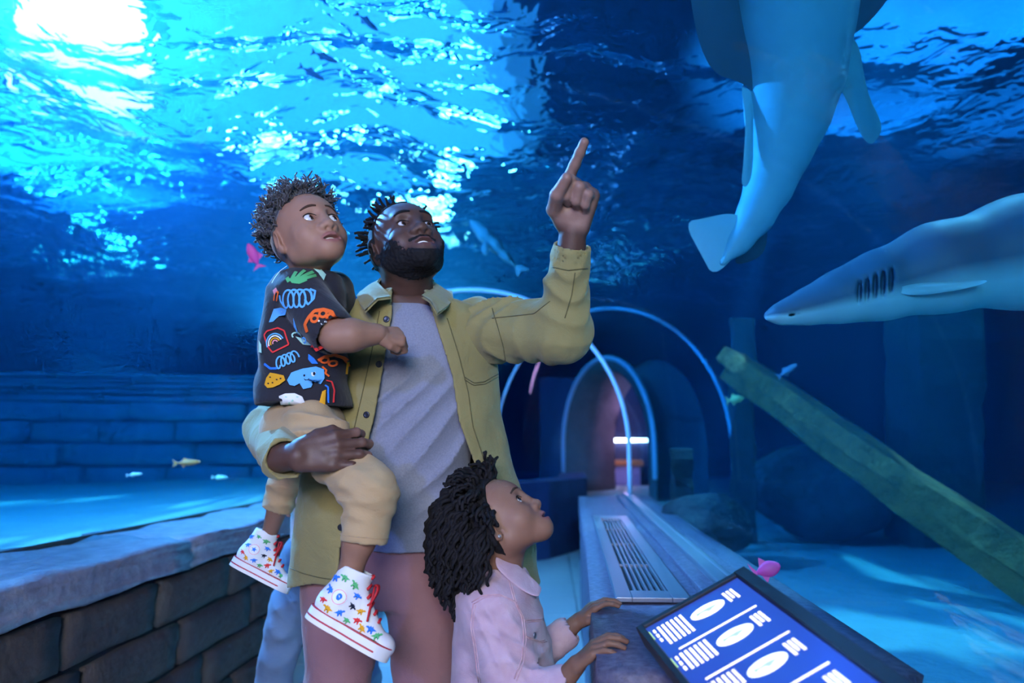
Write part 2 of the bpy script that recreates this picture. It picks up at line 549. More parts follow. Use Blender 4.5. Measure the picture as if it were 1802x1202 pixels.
# hall over the pool: bright skylight to the left, dark ceiling elsewhere
hall = empty('ceiling', (-4, 8, 8.5)); tag(hall, kind='structure')
M['ceiling'] = mat('dark_ceiling', (0.002, 0.003, 0.006), 0.9)
for k, (x0, x1, e) in enumerate(((-22, -2.6, 1.8), (-2.6, -1.7, 1.0), (-1.7, -0.8, 0.4))):  # outer strips added dimmer, so the glow fades towards the dark ceiling
    m_ = mat('skylight_pane', (0.1, 0.3, 0.5), 0.5, emit=((0.06, 0.42, 0.95), e))
    link('skylight', mesh('skylight', [(x0, -3, 8.5), (x1, -3, 8.5), (x1 + 1.2, 28, 8.5), (x0 + (1.2 if k else 0), 28, 8.5)], [(0, 1, 2, 3)], m_, False), hall)
link('ceiling_panel', mesh('ceiling_panel', [(-0.8, -4, 8.5), (12, -4, 8.5), (12, 30, 8.5), (0.4, 30, 8.5)], [(0, 1, 2, 3)], M['ceiling'], False), hall)

# ------------------------------------------------------------------ tank floor and walls


def sand_z(x, y):
    left = 0.70 + 0.014 * (y - 3) + 0.03 * np.sin(x * 0.9 + y * 0.5)
    right = 0.50 + 0.05 * np.sin(x * 0.8 - y * 0.6) + 0.02 * np.sin(x * 2.1 + y)
    t = 1 / (1 + np.exp(-(x + 0.7) * 3))
    return left * (1 - t) + right * t


def sand_patch(name, x0, x1, y0, y1, nx, ny):
    X, Y = np.meshgrid(np.linspace(x0, x1, nx), np.linspace(y0, y1, ny))
    Z = sand_z(X, Y)
    V = np.stack([X, Y, Z], -1).reshape(-1, 3)
    idx = np.arange(nx * ny).reshape(ny, nx)
    F = np.stack([idx[:-1, :-1], idx[:-1, 1:], idx[1:, 1:], idx[1:, :-1]], -1).reshape(-1, 4)
    o = link(name, mesh(name, V, F, M['sand']))
    return o


tag(sand_patch('sand', -23.8, -1.9, -3.8, 29.8, 90, 120), 'pale sand bed behind the stone ledge', 'sand', kind='stuff')
tag(sand_patch('sand', 0.46, 11.8, -3.8, 29.8, 70, 120), 'sand bed with bands of light beyond the concrete bench', 'sand', kind='stuff')


def rock_wall(name, a, b, z0, z1, nx, nz, amp, m, seed):
    a = np.array(a, float); b = np.array(b, float)
    d = (b - a) / np.linalg.norm(b - a); nrm = np.array((-d[1], d[0]))
    U, Z = np.meshgrid(np.linspace(0, np.linalg.norm(b - a), nx), np.linspace(z0, z1, nz))
    r = np.random.default_rng(seed); D = np.zeros_like(U)
    for k in range(10):
        f = 0.5 * 1.35 ** k; an = r.uniform(0, 6)
        D += amp / (1 + k * 0.7) * np.abs(np.sin((U * math.cos(an) + Z * math.sin(an)) * f + r.uniform(0, 6)))
    V = np.stack([a[0] + U * d[0] + D * nrm[0], a[1] + U * d[1] + D * nrm[1], Z], -1).reshape(-1, 3)
    idx = np.arange(nx * nz).reshape(nz, nx)
    F = np.stack([idx[:-1, :-1], idx[:-1, 1:], idx[1:, 1:], idx[1:, :-1]], -1).reshape(-1, 4)
    o = link(name, mesh(name, V, F, m))
    return tag(o, kind='structure')


rock_wall('wall_tank_far', (-23.5, 26), (11.5, 26), 0.2, ZS, 90, 20, 0.7, M['rock'], 3)
rock_wall('wall_tank_right', (7.5, 26), (7.5, -3.8), 0.2, ZS, 90, 24, 0.7, M['rock'], 5)
rock_wall('wall_tank_left', (-23, -3.8), (-23, 26), 0.2, ZS, 60, 12, 0.7, M['rock'], 6)

# sunken wall of stone courses on the left
sw = empty('sunken_wall', tuple(P(200, 850, 8.2)))
tag(sw, 'sunken wall of pale stone blocks standing on the sand bed', 'wall')
o8 = P(-60, 785, 8.3); e8 = P(640, 785, 8.9)
dir8 = (e8 - o8); L8 = np.linalg.norm(dir8[:2]); dir8 = dir8 / L8
ang = math.atan2(dir8[1], dir8[0])
zc = 2.02
rr = random.Random(11)
hts = [0.055, 0.06, 0.065, 0.07, 0.09, 0.22, 0.25, 0.27, 0.27, 0.27]
sd = 300
for ci, h in enumerate(hts):
    x = -rr.uniform(0, 0.8)
    while x < L8:
        w = rr.uniform(0.7, 1.5) if ci > 4 else rr.uniform(0.5, 1.9)
        if ci > 0 or rr.random() > 0.55:
            sd += 1
            bm = rough_block((x + 0.01, -0.3 + rr.uniform(-0.05, 0.05), zc - h + 0.006), (x + w - 0.01, 0.3, zc - 0.006), sd, 0.012, 2, 0.02)
            bmesh.ops.rotate(bm, verts=bm.verts, cent=(0, 0, 0), matrix=Matrix.Rotation(ang, 3, 'Z'))
            bmesh.ops.translate(bm, verts=bm.verts, vec=(o8[0], o8[1], 0))
            link('stone_block', bm_mesh('stone_block', bm, M['uwall'], True), sw)
        x += w
    zc -= h
# ------------------------------------------------------------------ modelling with distance fields
def nrm(v):
    v = np.asarray(v, float)
    return v / (np.linalg.norm(v) + 1e-12)


def vnoise(p, f, seed=0.0):
    """cheap smooth noise made of sines, about -1..1"""
    x, y, z = p[0] * f, p[1] * f, p[2] * f
    return (np.sin(x * 1.0 + 1.7 * np.sin(y * 0.9 + seed) + seed) + np.sin(y * 1.1 + 1.5 * np.sin(z * 1.05 + seed * 1.3) + 2 * seed) + np.sin(z * 0.95 + 1.6 * np.sin(x * 1.15 + seed * 0.7) + 3 * seed)) / 3.0


class Cap:
    def __init__(s, a, b, ra, rb=None):
        s.a = np.asarray(a, float); s.b = np.asarray(b, float); s.ra = ra; s.rb = ra if rb is None else rb
        m = max(s.ra, s.rb)
        s.lo = np.minimum(s.a, s.b) - m; s.hi = np.maximum(s.a, s.b) + m

    def __call__(s, x, y, z):
        ab = s.b - s.a; L = max(float(ab @ ab), 1e-9)
        px, py, pz = x - s.a[0], y - s.a[1], z - s.a[2]
        t = np.clip((px * ab[0] + py * ab[1] + pz * ab[2]) / L, 0, 1)
        return np.sqrt((px - t * ab[0]) ** 2 + (py - t * ab[1]) ** 2 + (pz - t * ab[2]) ** 2) - (s.ra + t * (s.rb - s.ra))


class Ell:
    def __init__(s, c, r, R=None):
        s.c = np.asarray(c, float); s.r = np.asarray(r, float); s.R = np.eye(3) if R is None else np.asarray(R, float)
        e = np.sqrt(((s.R * s.r[None, :]) ** 2).sum(1))
        s.lo = s.c - e; s.hi = s.c + e

    def local(s, x, y, z):
        px, py, pz = x - s.c[0], y - s.c[1], z - s.c[2]
        return [px * s.R[0, i] + py * s.R[1, i] + pz * s.R[2, i] for i in range(3)]

    def __call__(s, x, y, z):
        q = s.local(x, y, z)
        k0 = np.sqrt(sum((q[i] / s.r[i]) ** 2 for i in range(3))) + 1e-9
        k1 = np.sqrt(sum((q[i] / s.r[i] ** 2) ** 2 for i in range(3))) + 1e-9
        return np.where(k0 < 0.05, -s.r.min(), k0 * (k0 - 1) / k1)


class Box(Ell):
    def __init__(s, c, h, R=None, rd=0.003):
        Ell.__init__(s, c, h, R); s.rd = rd
        e = (np.abs(s.R) * s.r[None, :]).sum(1); s.lo = s.c - e; s.hi = s.c + e

    def __call__(s, x, y, z):
        q = s.local(x, y, z)
        w = [np.abs(q[i]) - (s.r[i] - s.rd) for i in range(3)]
        out = np.sqrt(sum(np.maximum(v, 0) ** 2 for v in w))
        return out + np.minimum(np.maximum(np.maximum(w[0], w[1]), w[2]), 0) - s.rd


class Loft:
    """upright body of oval slices: rows of (z, cx, cy, half width, half depth); yaw turns the slices"""
    def __init__(s, rows, yaw=0.0, p=2.3):
        s.rows = np.array(sorted(rows), float); s.yaw = yaw; s.p = p
        r = s.rows; m = np.maximum(r[:, 3], r[:, 4])
        s.lo = np.array([(r[:, 1] - m).min(), (r[:, 2] - m).min(), r[0, 0]]); s.hi = np.array([(r[:, 1] + m).max(), (r[:, 2] + m).max(), r[-1, 0]])

    def __call__(s, x, y, z):
        r = s.rows; zz = np.clip(z, r[0, 0], r[-1, 0])
        cx, cy, a, b = [np.interp(zz.ravel(), r[:, 0], r[:, i]).reshape(zz.shape) for i in (1, 2, 3, 4)]
        c, sn = math.cos(s.yaw), math.sin(s.yaw)
        px, py = x - cx, y - cy
        u = np.abs(px * c + py * sn) / a; w = np.abs(-px * sn + py * c) / b
        k = (u ** s.p + w ** s.p) ** (1 / s.p) + 1e-9
        d = (k - 1) * np.minimum(a, b)
        dz = np.maximum(r[0, 0] - z, z - r[-1, 0])
        return np.where(dz > 0, np.sqrt(np.maximum(d, 0) ** 2 + dz ** 2) + np.minimum(d, 0) * 0, np.maximum(d, dz))


def smin(a, b, k):
    if k <= 0: return np.minimum(a, b)
    h = np.maximum(k - np.abs(a - b), 0) / k
    return np.minimum(a, b) - h * h * k * 0.25


class Field:
    def __init__(s, lo, hi, h):
        s.h = h; s.lo = np.asarray(lo, float)
        s.n = np.maximum(np.ceil((np.asarray(hi, float) - s.lo) / h).astype(int) + 1, 3)
        s.ax = [(s.lo[i] + h * np.arange(s.n[i])).astype(np.float32) for i in range(3)]
        s.D = np.full(tuple(s.n), 0.2, np.float32)

    def sub(s, lo, hi, m):
        sl = []
        for i in range(3):
            a = max(0, int((lo[i] - m - s.lo[i]) / s.h)); b = min(s.n[i], int((hi[i] + m - s.lo[i]) / s.h) + 2)
            if b <= a: return None
            sl.append(slice(a, b))
        return tuple(sl)

    def xyz(s, sl):
        return np.meshgrid(s.ax[0][sl[0]], s.ax[1][sl[1]], s.ax[2][sl[2]], indexing='ij')

    def add(s, p, k=0.0):
        sl = s.sub(p.lo, p.hi, k + 4 * s.h + 0.004)
        if sl is None: return s
        s.D[sl] = smin(s.D[sl], p(*s.xyz(sl)), k)
        return s

    def cut(s, p, k=0.0):
        sl = s.sub(p.lo, p.hi, k + 3 * s.h)
        if sl is None: return s
        s.D[sl] = -smin(-s.D[sl], p(*s.xyz(sl)), k)
        return s

    def clip(s, fn, k=0.0):
        """keep only where fn(x, y, z) < 0"""
        d = fn(*np.meshgrid(*s.ax, indexing='ij')).astype(np.float32)
        s.D = -smin(-s.D, -d, k)
        return s

    def warp(s, fn, near=0.03):
        m = np.abs(s.D) < near
        i = np.nonzero(m)
        s.D[i] += fn(s.ax[0][i[0]], s.ax[1][i[1]], s.ax[2][i[2]]).astype(np.float32)
        return s

    def shell(s, t):
        s.D = np.abs(s.D + t) - t
        return s

    def copy(s):
        f = Field.__new__(Field); f.h = s.h; f.lo = s.lo; f.n = s.n; f.ax = s.ax; f.D = s.D.copy()
        return f

    def surface(s):
        """surface nets: verts, quads"""
        D = s.D.copy()
        for i in range(3):          # close the mesh at the edge of the grid
            sl = [slice(None)] * 3
            for e in (0, -1):
                sl[i] = e; D[tuple(sl)] = np.maximum(D[tuple(sl)], 1e-4)
        neg = D < 0
        c = np.zeros(tuple(x - 1 for x in D.shape), np.int8)
        for dx in (0, 1):
            for dy in (0, 1):
                for dz in (0, 1):
                    c += neg[dx:D.shape[0] - 1 + dx, dy:D.shape[1] - 1 + dy, dz:D.shape[2] - 1 + dz]
        act = (c > 0) & (c < 8)
        ii = np.nonzero(act); nv = len(ii[0])
        vid = np.full(act.shape, -1, np.int32); vid[ii] = np.arange(nv)
        acc = np.zeros((nv, 3)); cnt = np.zeros(nv)
        base = np.stack(ii, 1)
        cs = [(a, b, d) for a in (0, 1) for b in (0, 1) for d in (0, 1)]
        val = {q: D[ii[0] + q[0], ii[1] + q[1], ii[2] + q[2]] for q in cs}
        for q in cs:
            for ax in range(3):
                if q[ax] == 0:
                    r = list(q); r[ax] = 1; r = tuple(r)
                    a, b = val[q], val[r]
                    m = (a < 0) != (b < 0)
                    t = np.where(m, a / np.where(m, a - b, 1), 0)
                    p = np.array(q, float)[None, :].repeat(nv, 0); p[:, ax] += t
                    acc[m] += p[m]; cnt[m] += 1
        V = s.lo + s.h * (base + acc / np.maximum(cnt, 1)[:, None])
        Q = []
        for ax in range(3):
            b, d = (ax + 1) % 3, (ax + 2) % 3
            sl0 = [slice(None)] * 3; sl1 = [slice(None)] * 3
            sl0[ax] = slice(0, -1); sl1[ax] = slice(1, None)
            m = neg[tuple(sl0)] != neg[tuple(sl1)]
            flip = neg[tuple(sl0)]
            for o in (b, d):
                for e in (0, -1):
                    w = [slice(None)] * 3; w[o] = e
                    m[tuple(w)] = False
            e = np.nonzero(m)
            E = np.stack(e, 1)
            f = flip[e]
            def v(ob, od):
                I = E.copy(); I[:, b] += ob; I[:, d] += od
                return vid[I[:, 0], I[:, 1], I[:, 2]]
            q = np.stack([v(-1, -1), v(0, -1), v(0, 0), v(-1, 0)], 1)
            q[~f] = q[~f][:, ::-1]
            Q.append(q)
        Q = np.concatenate(Q)
        return V, Q

    def mesh(s, name, m, relax=1):
        V, Q = s.surface()
        if relax and len(Q):
            for _ in range(relax):
                A = np.zeros_like(V); n = np.zeros(len(V))
                for a, b in ((0, 1), (1, 2), (2, 3), (3, 0)):
                    np.add.at(A, Q[:, a], V[Q[:, b]]); np.add.at(n, Q[:, a], 1)
                    np.add.at(A, Q[:, b], V[Q[:, a]]); np.add.at(n, Q[:, b], 1)
                V = 0.5 * V + 0.5 * A / np.maximum(n, 1)[:, None]
        return mesh(name, V, Q.astype(np.int32), m)


def paint(me, fn, name='tint'):
    """colour attribute from fn(verts) -> (n, 3)"""
    n = len(me.vertices)
    co = np.empty(n * 3, np.float32); me.vertices.foreach_get('co', co)
    c = np.ones((n, 4), np.float32); c[:, :3] = fn(co.reshape(-1, 3))
    a = me.color_attributes.new(name, 'FLOAT_COLOR', 'POINT')
    a.data.foreach_set('color', c.ravel())


def join_meshes(name, mes):
    bm = bmesh.new()
    for me in mes:
        bm.from_mesh(me)
    out = bpy.data.meshes.new(name)
    bm.to_mesh(out); bm.free()
    for m in mes[0].materials: out.materials.append(m)
    out.polygons.foreach_set('use_smooth', np.ones(len(out.polygons), dtype=bool))
    return out


class Frame:
    """a local frame: centre, axes as columns, scale; makes primitives given in local units"""
    def __init__(s, c, R, k=1.0):
        s.c = np.asarray(c, float); s.R = np.asarray(R, float); s.k = k

    def p(s, q): return s.c + s.k * (s.R @ np.asarray(q, float))
    def v(s, q): return s.R @ np.asarray(q, float)
    def cap(s, a, b, ra, rb=None): return Cap(s.p(a), s.p(b), ra * s.k, None if rb is None else rb * s.k)
    def ell(s, c, r, rot=None): return Ell(s.p(c), np.asarray(r, float) * s.k, s.R if rot is None else s.R @ rot)
    def box(s, c, h, rd=0.003, rot=None): return Box(s.p(c), np.asarray(h, float) * s.k, s.R if rot is None else s.R @ rot, rd * s.k)
    def inv(s, V): return ((np.asarray(V) - s.c) @ s.R) / s.k


def rotm(ax, deg):
    return np.array(Matrix.Rotation(math.radians(deg), 3, ax))


def view_axes(u, v):
    r = nrm(CF + (u - 901) / FPX * CX - (v - 601) / FPX * CY)
    Z = -r
    X = nrm(CX - Z * (CX @ Z)); Y = np.cross(Z, X)
    return X, Y, Z


def head_frame(u, v, d, yaw, pitch, roll, k):
    """frame of a head: x to the person's right, y out of the face, z up"""
    X, Y, Z = view_axes(u, v)
    a, b = math.radians(yaw), math.radians(pitch)
    f = math.sin(a) * math.cos(b) * X + math.sin(b) * Y + math.cos(a) * math.cos(b) * Z
    r = -math.cos(a) * X + math.sin(a) * Z
    R = np.stack([r, f, np.cross(r, f)], 1)
    R = R @ rotm('Y', roll)
    return Frame(P(u, v, d), R, k)


EYE_CHILD = 1.16


def build_head(H, h, child=False, nose=1.0, lo=None, open_mouth=0.5, lip=1.0, cheek=1.0):
    """distance field of a head in frame H"""
    B = 0.17 * H.k
    F = Field(H.c - B, H.c + B, h)
    jaw = 0.86 if child else 1.0
    es = EYE_CHILD if child else 1.0
    jz = 0.86 if child else 0.88
    F.add(H.ell((0, -0.012, 0.036), (0.077, 0.097, 0.086)))
    F.add(H.ell((0, 0.030, 0.030), (0.062, 0.066, 0.062)), 0.03)
    F.add(H.ell((0, 0.026, -0.03 * jz), (0.060, 0.064, (0.064 if child else 0.070) * jz)), 0.03)
    for s in (-1, 1):
        F.add(H.cap((s * (0.046 if child else 0.052), 0.004, -0.05 * jz), (s * 0.014, 0.068, -0.088 * jz), 0.019 if child else 0.023, 0.018 * jaw), 0.03)
        F.add(H.ell((s * 0.038, 0.055, -0.026), (0.026 * cheek, 0.026 * cheek, 0.026 * cheek)), 0.025)
    F.add(H.ell((0, 0.074, -0.090 * jz), (0.022, 0.019, 0.017)), 0.025)
    if not child:
        F.add(H.cap((-0.034, 0.081, 0.030), (0.034, 0.081, 0.030), 0.011), 0.018)
    # eye hollows, lids
    for s in (-1, 1):
        F.cut(H.ell((s * 0.032, 0.096, 0.008), (0.019 * es, 0.014, 0.012 * es)), 0.014)
        F.add(H.ell((s * 0.0315, 0.0715, 0.008), (0.0165 * es, 0.0150 * es, 0.0140 * es)), 0.006)
    # nose
    br = 0.80 if child else 1.0
    F.add(H.cap((0, 0.084, 0.018), (0, 0.102 * (0.985 if child else 1.0), -0.022), 0.0075, 0.0105), 0.016)
    F.add(H.ell((0, 0.104 * (0.985 if child else 1.0), -0.026), (0.0125 * nose, 0.0115, 0.0105)), 0.008)
    for s in (-1, 1):
        F.add(H.ell((s * 0.0145 * nose, 0.094, -0.029), (0.0085 * nose, 0.0115, 0.0085)), 0.006)
        F.cut(H.ell((s * 0.0075 * nose, 0.103, -0.0375), (0.0045, 0.0065, 0.0055)), 0.002)
    # mouth: muzzle, lips, opening
    F.add(H.ell((0, 0.068, -0.058), (0.030, 0.026, 0.026)), 0.02)
    om = 0.004 + 0.009 * open_mouth
    zu, zl = -0.054 + 0.2 * om, -0.060 - 0.75 * om
    for s in (-1, 1):
        F.add(H.cap((s * 0.025, 0.081, -0.058), (s * 0.008, 0.0945, zu), 0.0035, 0.0062 * lip), 0.005)
        F.add(H.cap((s * 0.024, 0.080, -0.060), (s * 0.007, 0.0920, zl), 0.0035, 0.0070 * lip), 0.005)
    F.add(H.cap((-0.008, 0.0945, zu), (0.008, 0.0945, zu), 0.0062 * lip), 0.004)
    F.add(H.cap((-0.007, 0.0920, zl), (0.007, 0.0920, zl), 0.0070 * lip), 0.004)
    F.cut(H.ell((0, 0.094, (zu + zl) / 2), (0.0225, 0.022, om * 0.62)), 0.0025)
    # ears
    for s in (-1, 1):
        er = rotm('Z', s * -24) @ rotm('X', -12)
        F.add(H.ell((s * 0.079, -0.012, 0.002), (0.008, 0.020, 0.031), er), 0.008)
        F.cut(H.ell((s * 0.087, -0.006, 0.004), (0.0065, 0.0115, 0.019), er), 0.003)
        F.add(H.ell((s * 0.077, -0.004, -0.024), (0.006, 0.010, 0.010), er), 0.006)
    # eyelid slit
    for s in (-1, 1):
        F.cut(H.ell((s * 0.0315, 0.088, 0.0075), (0.0135 * es, 0.013 * es, 0.0086 if child else 0.0066), rotm('Y', s * -4)), 0.0015)
    return F, (zu, zl)


def face_tint(H, skin, lipc, zz, beard=None, palm=None):
    zu, zl = zz
    skin = np.array(skin); lipc = np.array(lipc)

    def fn(V):
        q = H.inv(V)
        c = np.repeat(skin[None, :], len(V), 0)
        e = np.sqrt((q[:, 0] / 0.0265) ** 2 + ((q[:, 2] - (zu + zl) / 2) / ((zu - zl) / 2 + 0.0085)) ** 2)
        w = np.clip((1.12 - e) / 0.2, 0, 1) * (q[:, 1] > 0.07)
        c = c * (1 - w[:, None]) + lipc * w[:, None]
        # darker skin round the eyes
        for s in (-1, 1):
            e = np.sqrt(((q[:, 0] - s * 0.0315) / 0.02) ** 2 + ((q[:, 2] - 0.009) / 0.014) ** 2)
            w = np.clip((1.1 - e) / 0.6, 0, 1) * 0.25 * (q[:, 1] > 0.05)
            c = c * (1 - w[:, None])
        if beard is not None:
            w = beard(q)
            c = c * (1 - w[:, None]) + np.array((0.012, 0.009, 0.009)) * w[:, None]
        return c
    return fn


def eye_mesh(name, H, s, gaze, m, r=0.0133):
    """eyeball with iris and pupil facing gaze (local direction)"""
    bm = bmesh.new()
    bmesh.ops.create_uvsphere(bm, u_segments=32, v_segments=24, radius=1)
    me = bpy.data.meshes.new(name); bm.to_mesh(me); bm.free()
    g = nrm(gaze)
    co = np.array([v.co[:] for v in me.vertices])
    z = np.array((0, 0, 1.0)); x = nrm(np.cross((0, 1, 0.2), g)); y = np.cross(g, x)
    co = co @ np.stack([x, y, g], 0)
    w = np.stack([H.p(np.array((s * 0.0315, 0.0715, 0.0078)) + r * q) for q in co])
    me2 = mesh(name, w, [tuple(p.vertices) for p in me.polygons], m)

    def fn(V):
        q = nrm_rows(H.inv(V) - np.array((s * 0.0315, 0.0715, 0.0078)))
        a = np.degrees(np.arccos(np.clip(q @ g, -1, 1)))
        c = np.full((len(V), 3), 0.62)
        c[a < 30] = (0.05, 0.025, 0.014)
        c[a < 15] = (0.003, 0.003, 0.003)
        return c
    paint(me2, fn)
    return me2


def nrm_rows(v):
    return v / (np.linalg.norm(v, axis=1)[:, None] + 1e-9)


def brow_mesh(name, H, s, m, tree, thick=0.0035, arch_=0.006, z0=0.029, w=0.036):
    """eyebrow laid onto the head surface"""
    pts = []; rad = []
    for t in np.linspace(0, 1, 9):
        x = 0.012 + w * t
        z = z0 + arch_ * math.sin(math.pi * (0.15 + 0.75 * t)) - 0.003 * t
        r = tree.ray_cast(Vector(H.p((s * x, 0.16, z))), Vector(H.v((0, -1, 0))), 0.3)
        if r[0] is None: continue
        pts.append(np.array(r[0])); rad.append(H.k * thick * (0.45 + 0.75 * math.sin(math.pi * (0.15 + 0.75 * t))))
    v, f = tube(pts, rad, 8, flat=0.6, up=H.v((0, 1, 0)))
    return mesh(name, v, f, m)


def lash_mesh(name, H, s, m, tree, z0=0.0155, w=0.0145):
    """dark line of the upper lid"""
    pts = []
    for t in np.linspace(-1, 1, 11):
        x = s * 0.0315 + w * t
        z = 0.0078 + (z0 - 0.0078) * math.sqrt(max(0, 1 - (t * 0.98) ** 2)) + 0.0004
        r = tree.ray_cast(Vector(H.p((x, 0.16, z))), Vector(H.v((0, -1, 0))), 0.3)
        if r[0] is not None: pts.append(np.array(r[0]) + H.v((0, 0.0006, 0)))
    v, f = tube(pts, [H.k * 0.0011 * (0.5 + 0.7 * math.sin(math.pi * t)) for t in np.linspace(0.1, 0.9, len(pts))], 6)
    return mesh(name, v, f, m)


def hand_field(Hf, h, curls, thumb, side=1, spread=(0.10, 0.03, -0.04, -0.12), fat=1.0, wrist_to=None, wr=0.027):
    """hand in frame Hf: origin at the wrist, y along the fingers, z out of the back of the hand, side*x to the thumb.
    curls: four triples of bend in degrees (index..little); thumb: list of local points after its base"""
    pts = [np.array((0, 0, 0.0))]
    kx = [0.030, 0.010, -0.010, -0.028]
    ky = [0.090, 0.094, 0.090, 0.082]
    ln = [(0.043, 0.026, 0.021), (0.047, 0.029, 0.022), (0.043, 0.027, 0.021), (0.033, 0.021, 0.019)]
    prim = []
    for i in range(4):
        a = np.array((side * kx[i] * 0.62, 0.012, 0)); b = np.array((side * kx[i], ky[i] - 0.006, 0.001 - 0.002 * abs(i - 1.2)))
        prim.append((Hf.cap(a, b, 0.0135 * fat, 0.0120 * fat), 0.010))
    prim.append((Hf.cap((side * 0.014, 0.03, -0.006), (side * -0.016, 0.06, -0.004), 0.0145 * fat, 0.0125 * fat), 0.014))
    prim.append((Hf.ell((side * 0.020, 0.032, -0.009), (0.015 * fat, 0.027, 0.014 * fat)), 0.012))
    nails = []
    for i in range(4):
        p = np.array((side * kx[i], ky[i] - 0.002, 0.001 - 0.002 * abs(i - 1.2)))
        ang = 0.0; sp = spread[i] * side
        r0 = (0.0098, 0.0100, 0.0095, 0.0083)[i] * fat
        for j in range(3):
            ang += math.radians(curls[i][j])
            d = np.array((math.sin(sp) * math.cos(ang), math.cos(sp) * math.cos(ang), -math.sin(ang)))
            q = p + d * ln[i][j]
            prim.append((Hf.cap(p, q, r0 * (1 - 0.08 * j), r0 * (1 - 0.08 * (j + 1))), 0.004 if j else 0.007))
            pts.append(q); p = q
        nails.append((p, d, ang))
    tp = [np.array((side * 0.022, 0.020, -0.006))] + [np.array((side * t[0], t[1], t[2])) for t in thumb]
    rr = [0.0145, 0.0120, 0.0108, 0.0088]
    for j in range(len(tp) - 1):
        prim.append((Hf.cap(tp[j], tp[j + 1], rr[j] * fat, rr[j + 1] * fat), 0.010 if j == 0 else 0.004))
        pts.append(tp[j + 1])
    W = [Hf.p(p) for p in pts]
    if wrist_to is not None:
        W.append(np.asarray(wrist_to, float))
    W = np.array(W); mgn = 0.035 * Hf.k + 0.01
    F = Field(W.min(0) - mgn, W.max(0) + mgn, h)
    if wrist_to is not None:
        F.add(Cap(Hf.p((0, 0.012, 0)), wrist_to, wr * Hf.k * 0.92, wr * Hf.k * 1.15))
    for p, k in prim:
        F.add(p, k * Hf.k)
    return F


def axes(fwd, back):
    """hand axes from the direction of the fingers and of the back of the hand"""
    y = nrm(fwd); z = nrm(np.asarray(back) - y * (np.asarray(back) @ y)); x = np.cross(y, z)
    return np.stack([x, y, z], 1)
# ------------------------------------------------------------------ cloth, skin and hair materials
def cloth_mat(name, color, scale=420, strength=0.35, rough=0.85, fold=None, mottle=None, sheen=0.15):
    m = mat(name, color, rough, spec=0.25, sheen=sheen, noise=mottle)
    nt = m.node_tree; N = nt.nodes; L = nt.links
    b = N['Principled BSDF']
    tc = N.new('ShaderNodeTexCoord')
    t = N.new('ShaderNodeTexNoise'); t.inputs['Scale'].default_value = scale; t.inputs['Detail'].default_value = 2
    L.new(tc.outputs['Object'], t.inputs['Vector'])
    bp = N.new('ShaderNodeBump'); bp.inputs['Strength'].default_value = strength; bp.inputs['Distance'].default_value = 0.0015
    L.new(t.outputs['Fac'], bp.inputs['Height'])
    t2 = N.new('ShaderNodeTexNoise'); t2.inputs['Scale'].default_value = 14 if fold is None else fold; t2.inputs['Detail'].default_value = 3; t2.inputs['Distortion'].default_value = 0.8
    L.new(tc.outputs['Object'], t2.inputs['Vector'])
    b2 = N.new('ShaderNodeBump'); b2.inputs['Strength'].default_value = 0.45; b2.inputs['Distance'].default_value = 0.012
    L.new(t2.outputs['Fac'], b2.inputs['Height']); L.new(bp.outputs['Normal'], b2.inputs['Normal'])
    L.new(b2.outputs['Normal'], b.inputs['Normal'])
    return m


M['skin_man'] = mat('dark_brown_skin', rough=0.5, spec=0.35, attr='tint', noise=(55, (0.8, 0.78, 0.78), 0.3), bump=(420, 0.25, 0.001))
M['skin_boy'] = mat('brown_skin', rough=0.55, spec=0.3, attr='tint', noise=(40, (0.9, 0.88, 0.86), 0.3), bump=(420, 0.12, 0.001))
M['eye'] = mat('eyeball', rough=0.08, spec=0.7, attr='tint')
M['teeth'] = mat('tooth_enamel', (0.8, 0.78, 0.72), 0.25)
M['hair'] = mat('black_hair', (0.008, 0.007, 0.009), 0.75, spec=0.25, bump=(500, 0.6, 0.002))
M['olive'] = cloth_mat('olive_cotton', (0.285, 0.235, 0.095), 300, 0.4, mottle=(9, (0.245, 0.205, 0.082), 0.3))
M['olive_in'] = cloth_mat('olive_facing', (0.075, 0.072, 0.035), 300, 0.4)
M['grey_tee'] = cloth_mat('grey_marl_jersey', (0.25, 0.26, 0.33), 600, 0.3, mottle=(260, (0.20, 0.21, 0.275), 0.2), fold=7)
M['mauve'] = cloth_mat('mauve_twill', (0.30, 0.15, 0.155), 350, 0.4, mottle=(10, (0.26, 0.13, 0.14), 0.3))
M['button'] = mat('dark_button', (0.015, 0.017, 0.025), 0.3)


def skin_col(fn, extra=None):
    return fn


def drop(V):
    return V


def hit(tree, u, v, back=0.0):
    """first point of a surface met from the front at picture position u, v"""
    o = P(u, v, 0.3); d = nrm(P(u, v, 1.0) - o)
    r = tree.ray_cast(Vector(o), Vector(d))
    if r[0] is None: return None
    n = np.array(r[1])
    if n @ d > 0: n = -n
    return np.array(r[0]), n


def bvh(me):
    return BVHTree.FromPolygons([v.co[:] for v in me.vertices], [tuple(p.vertices) for p in me.polygons])


def px(r, d):
    return r * d / FPX


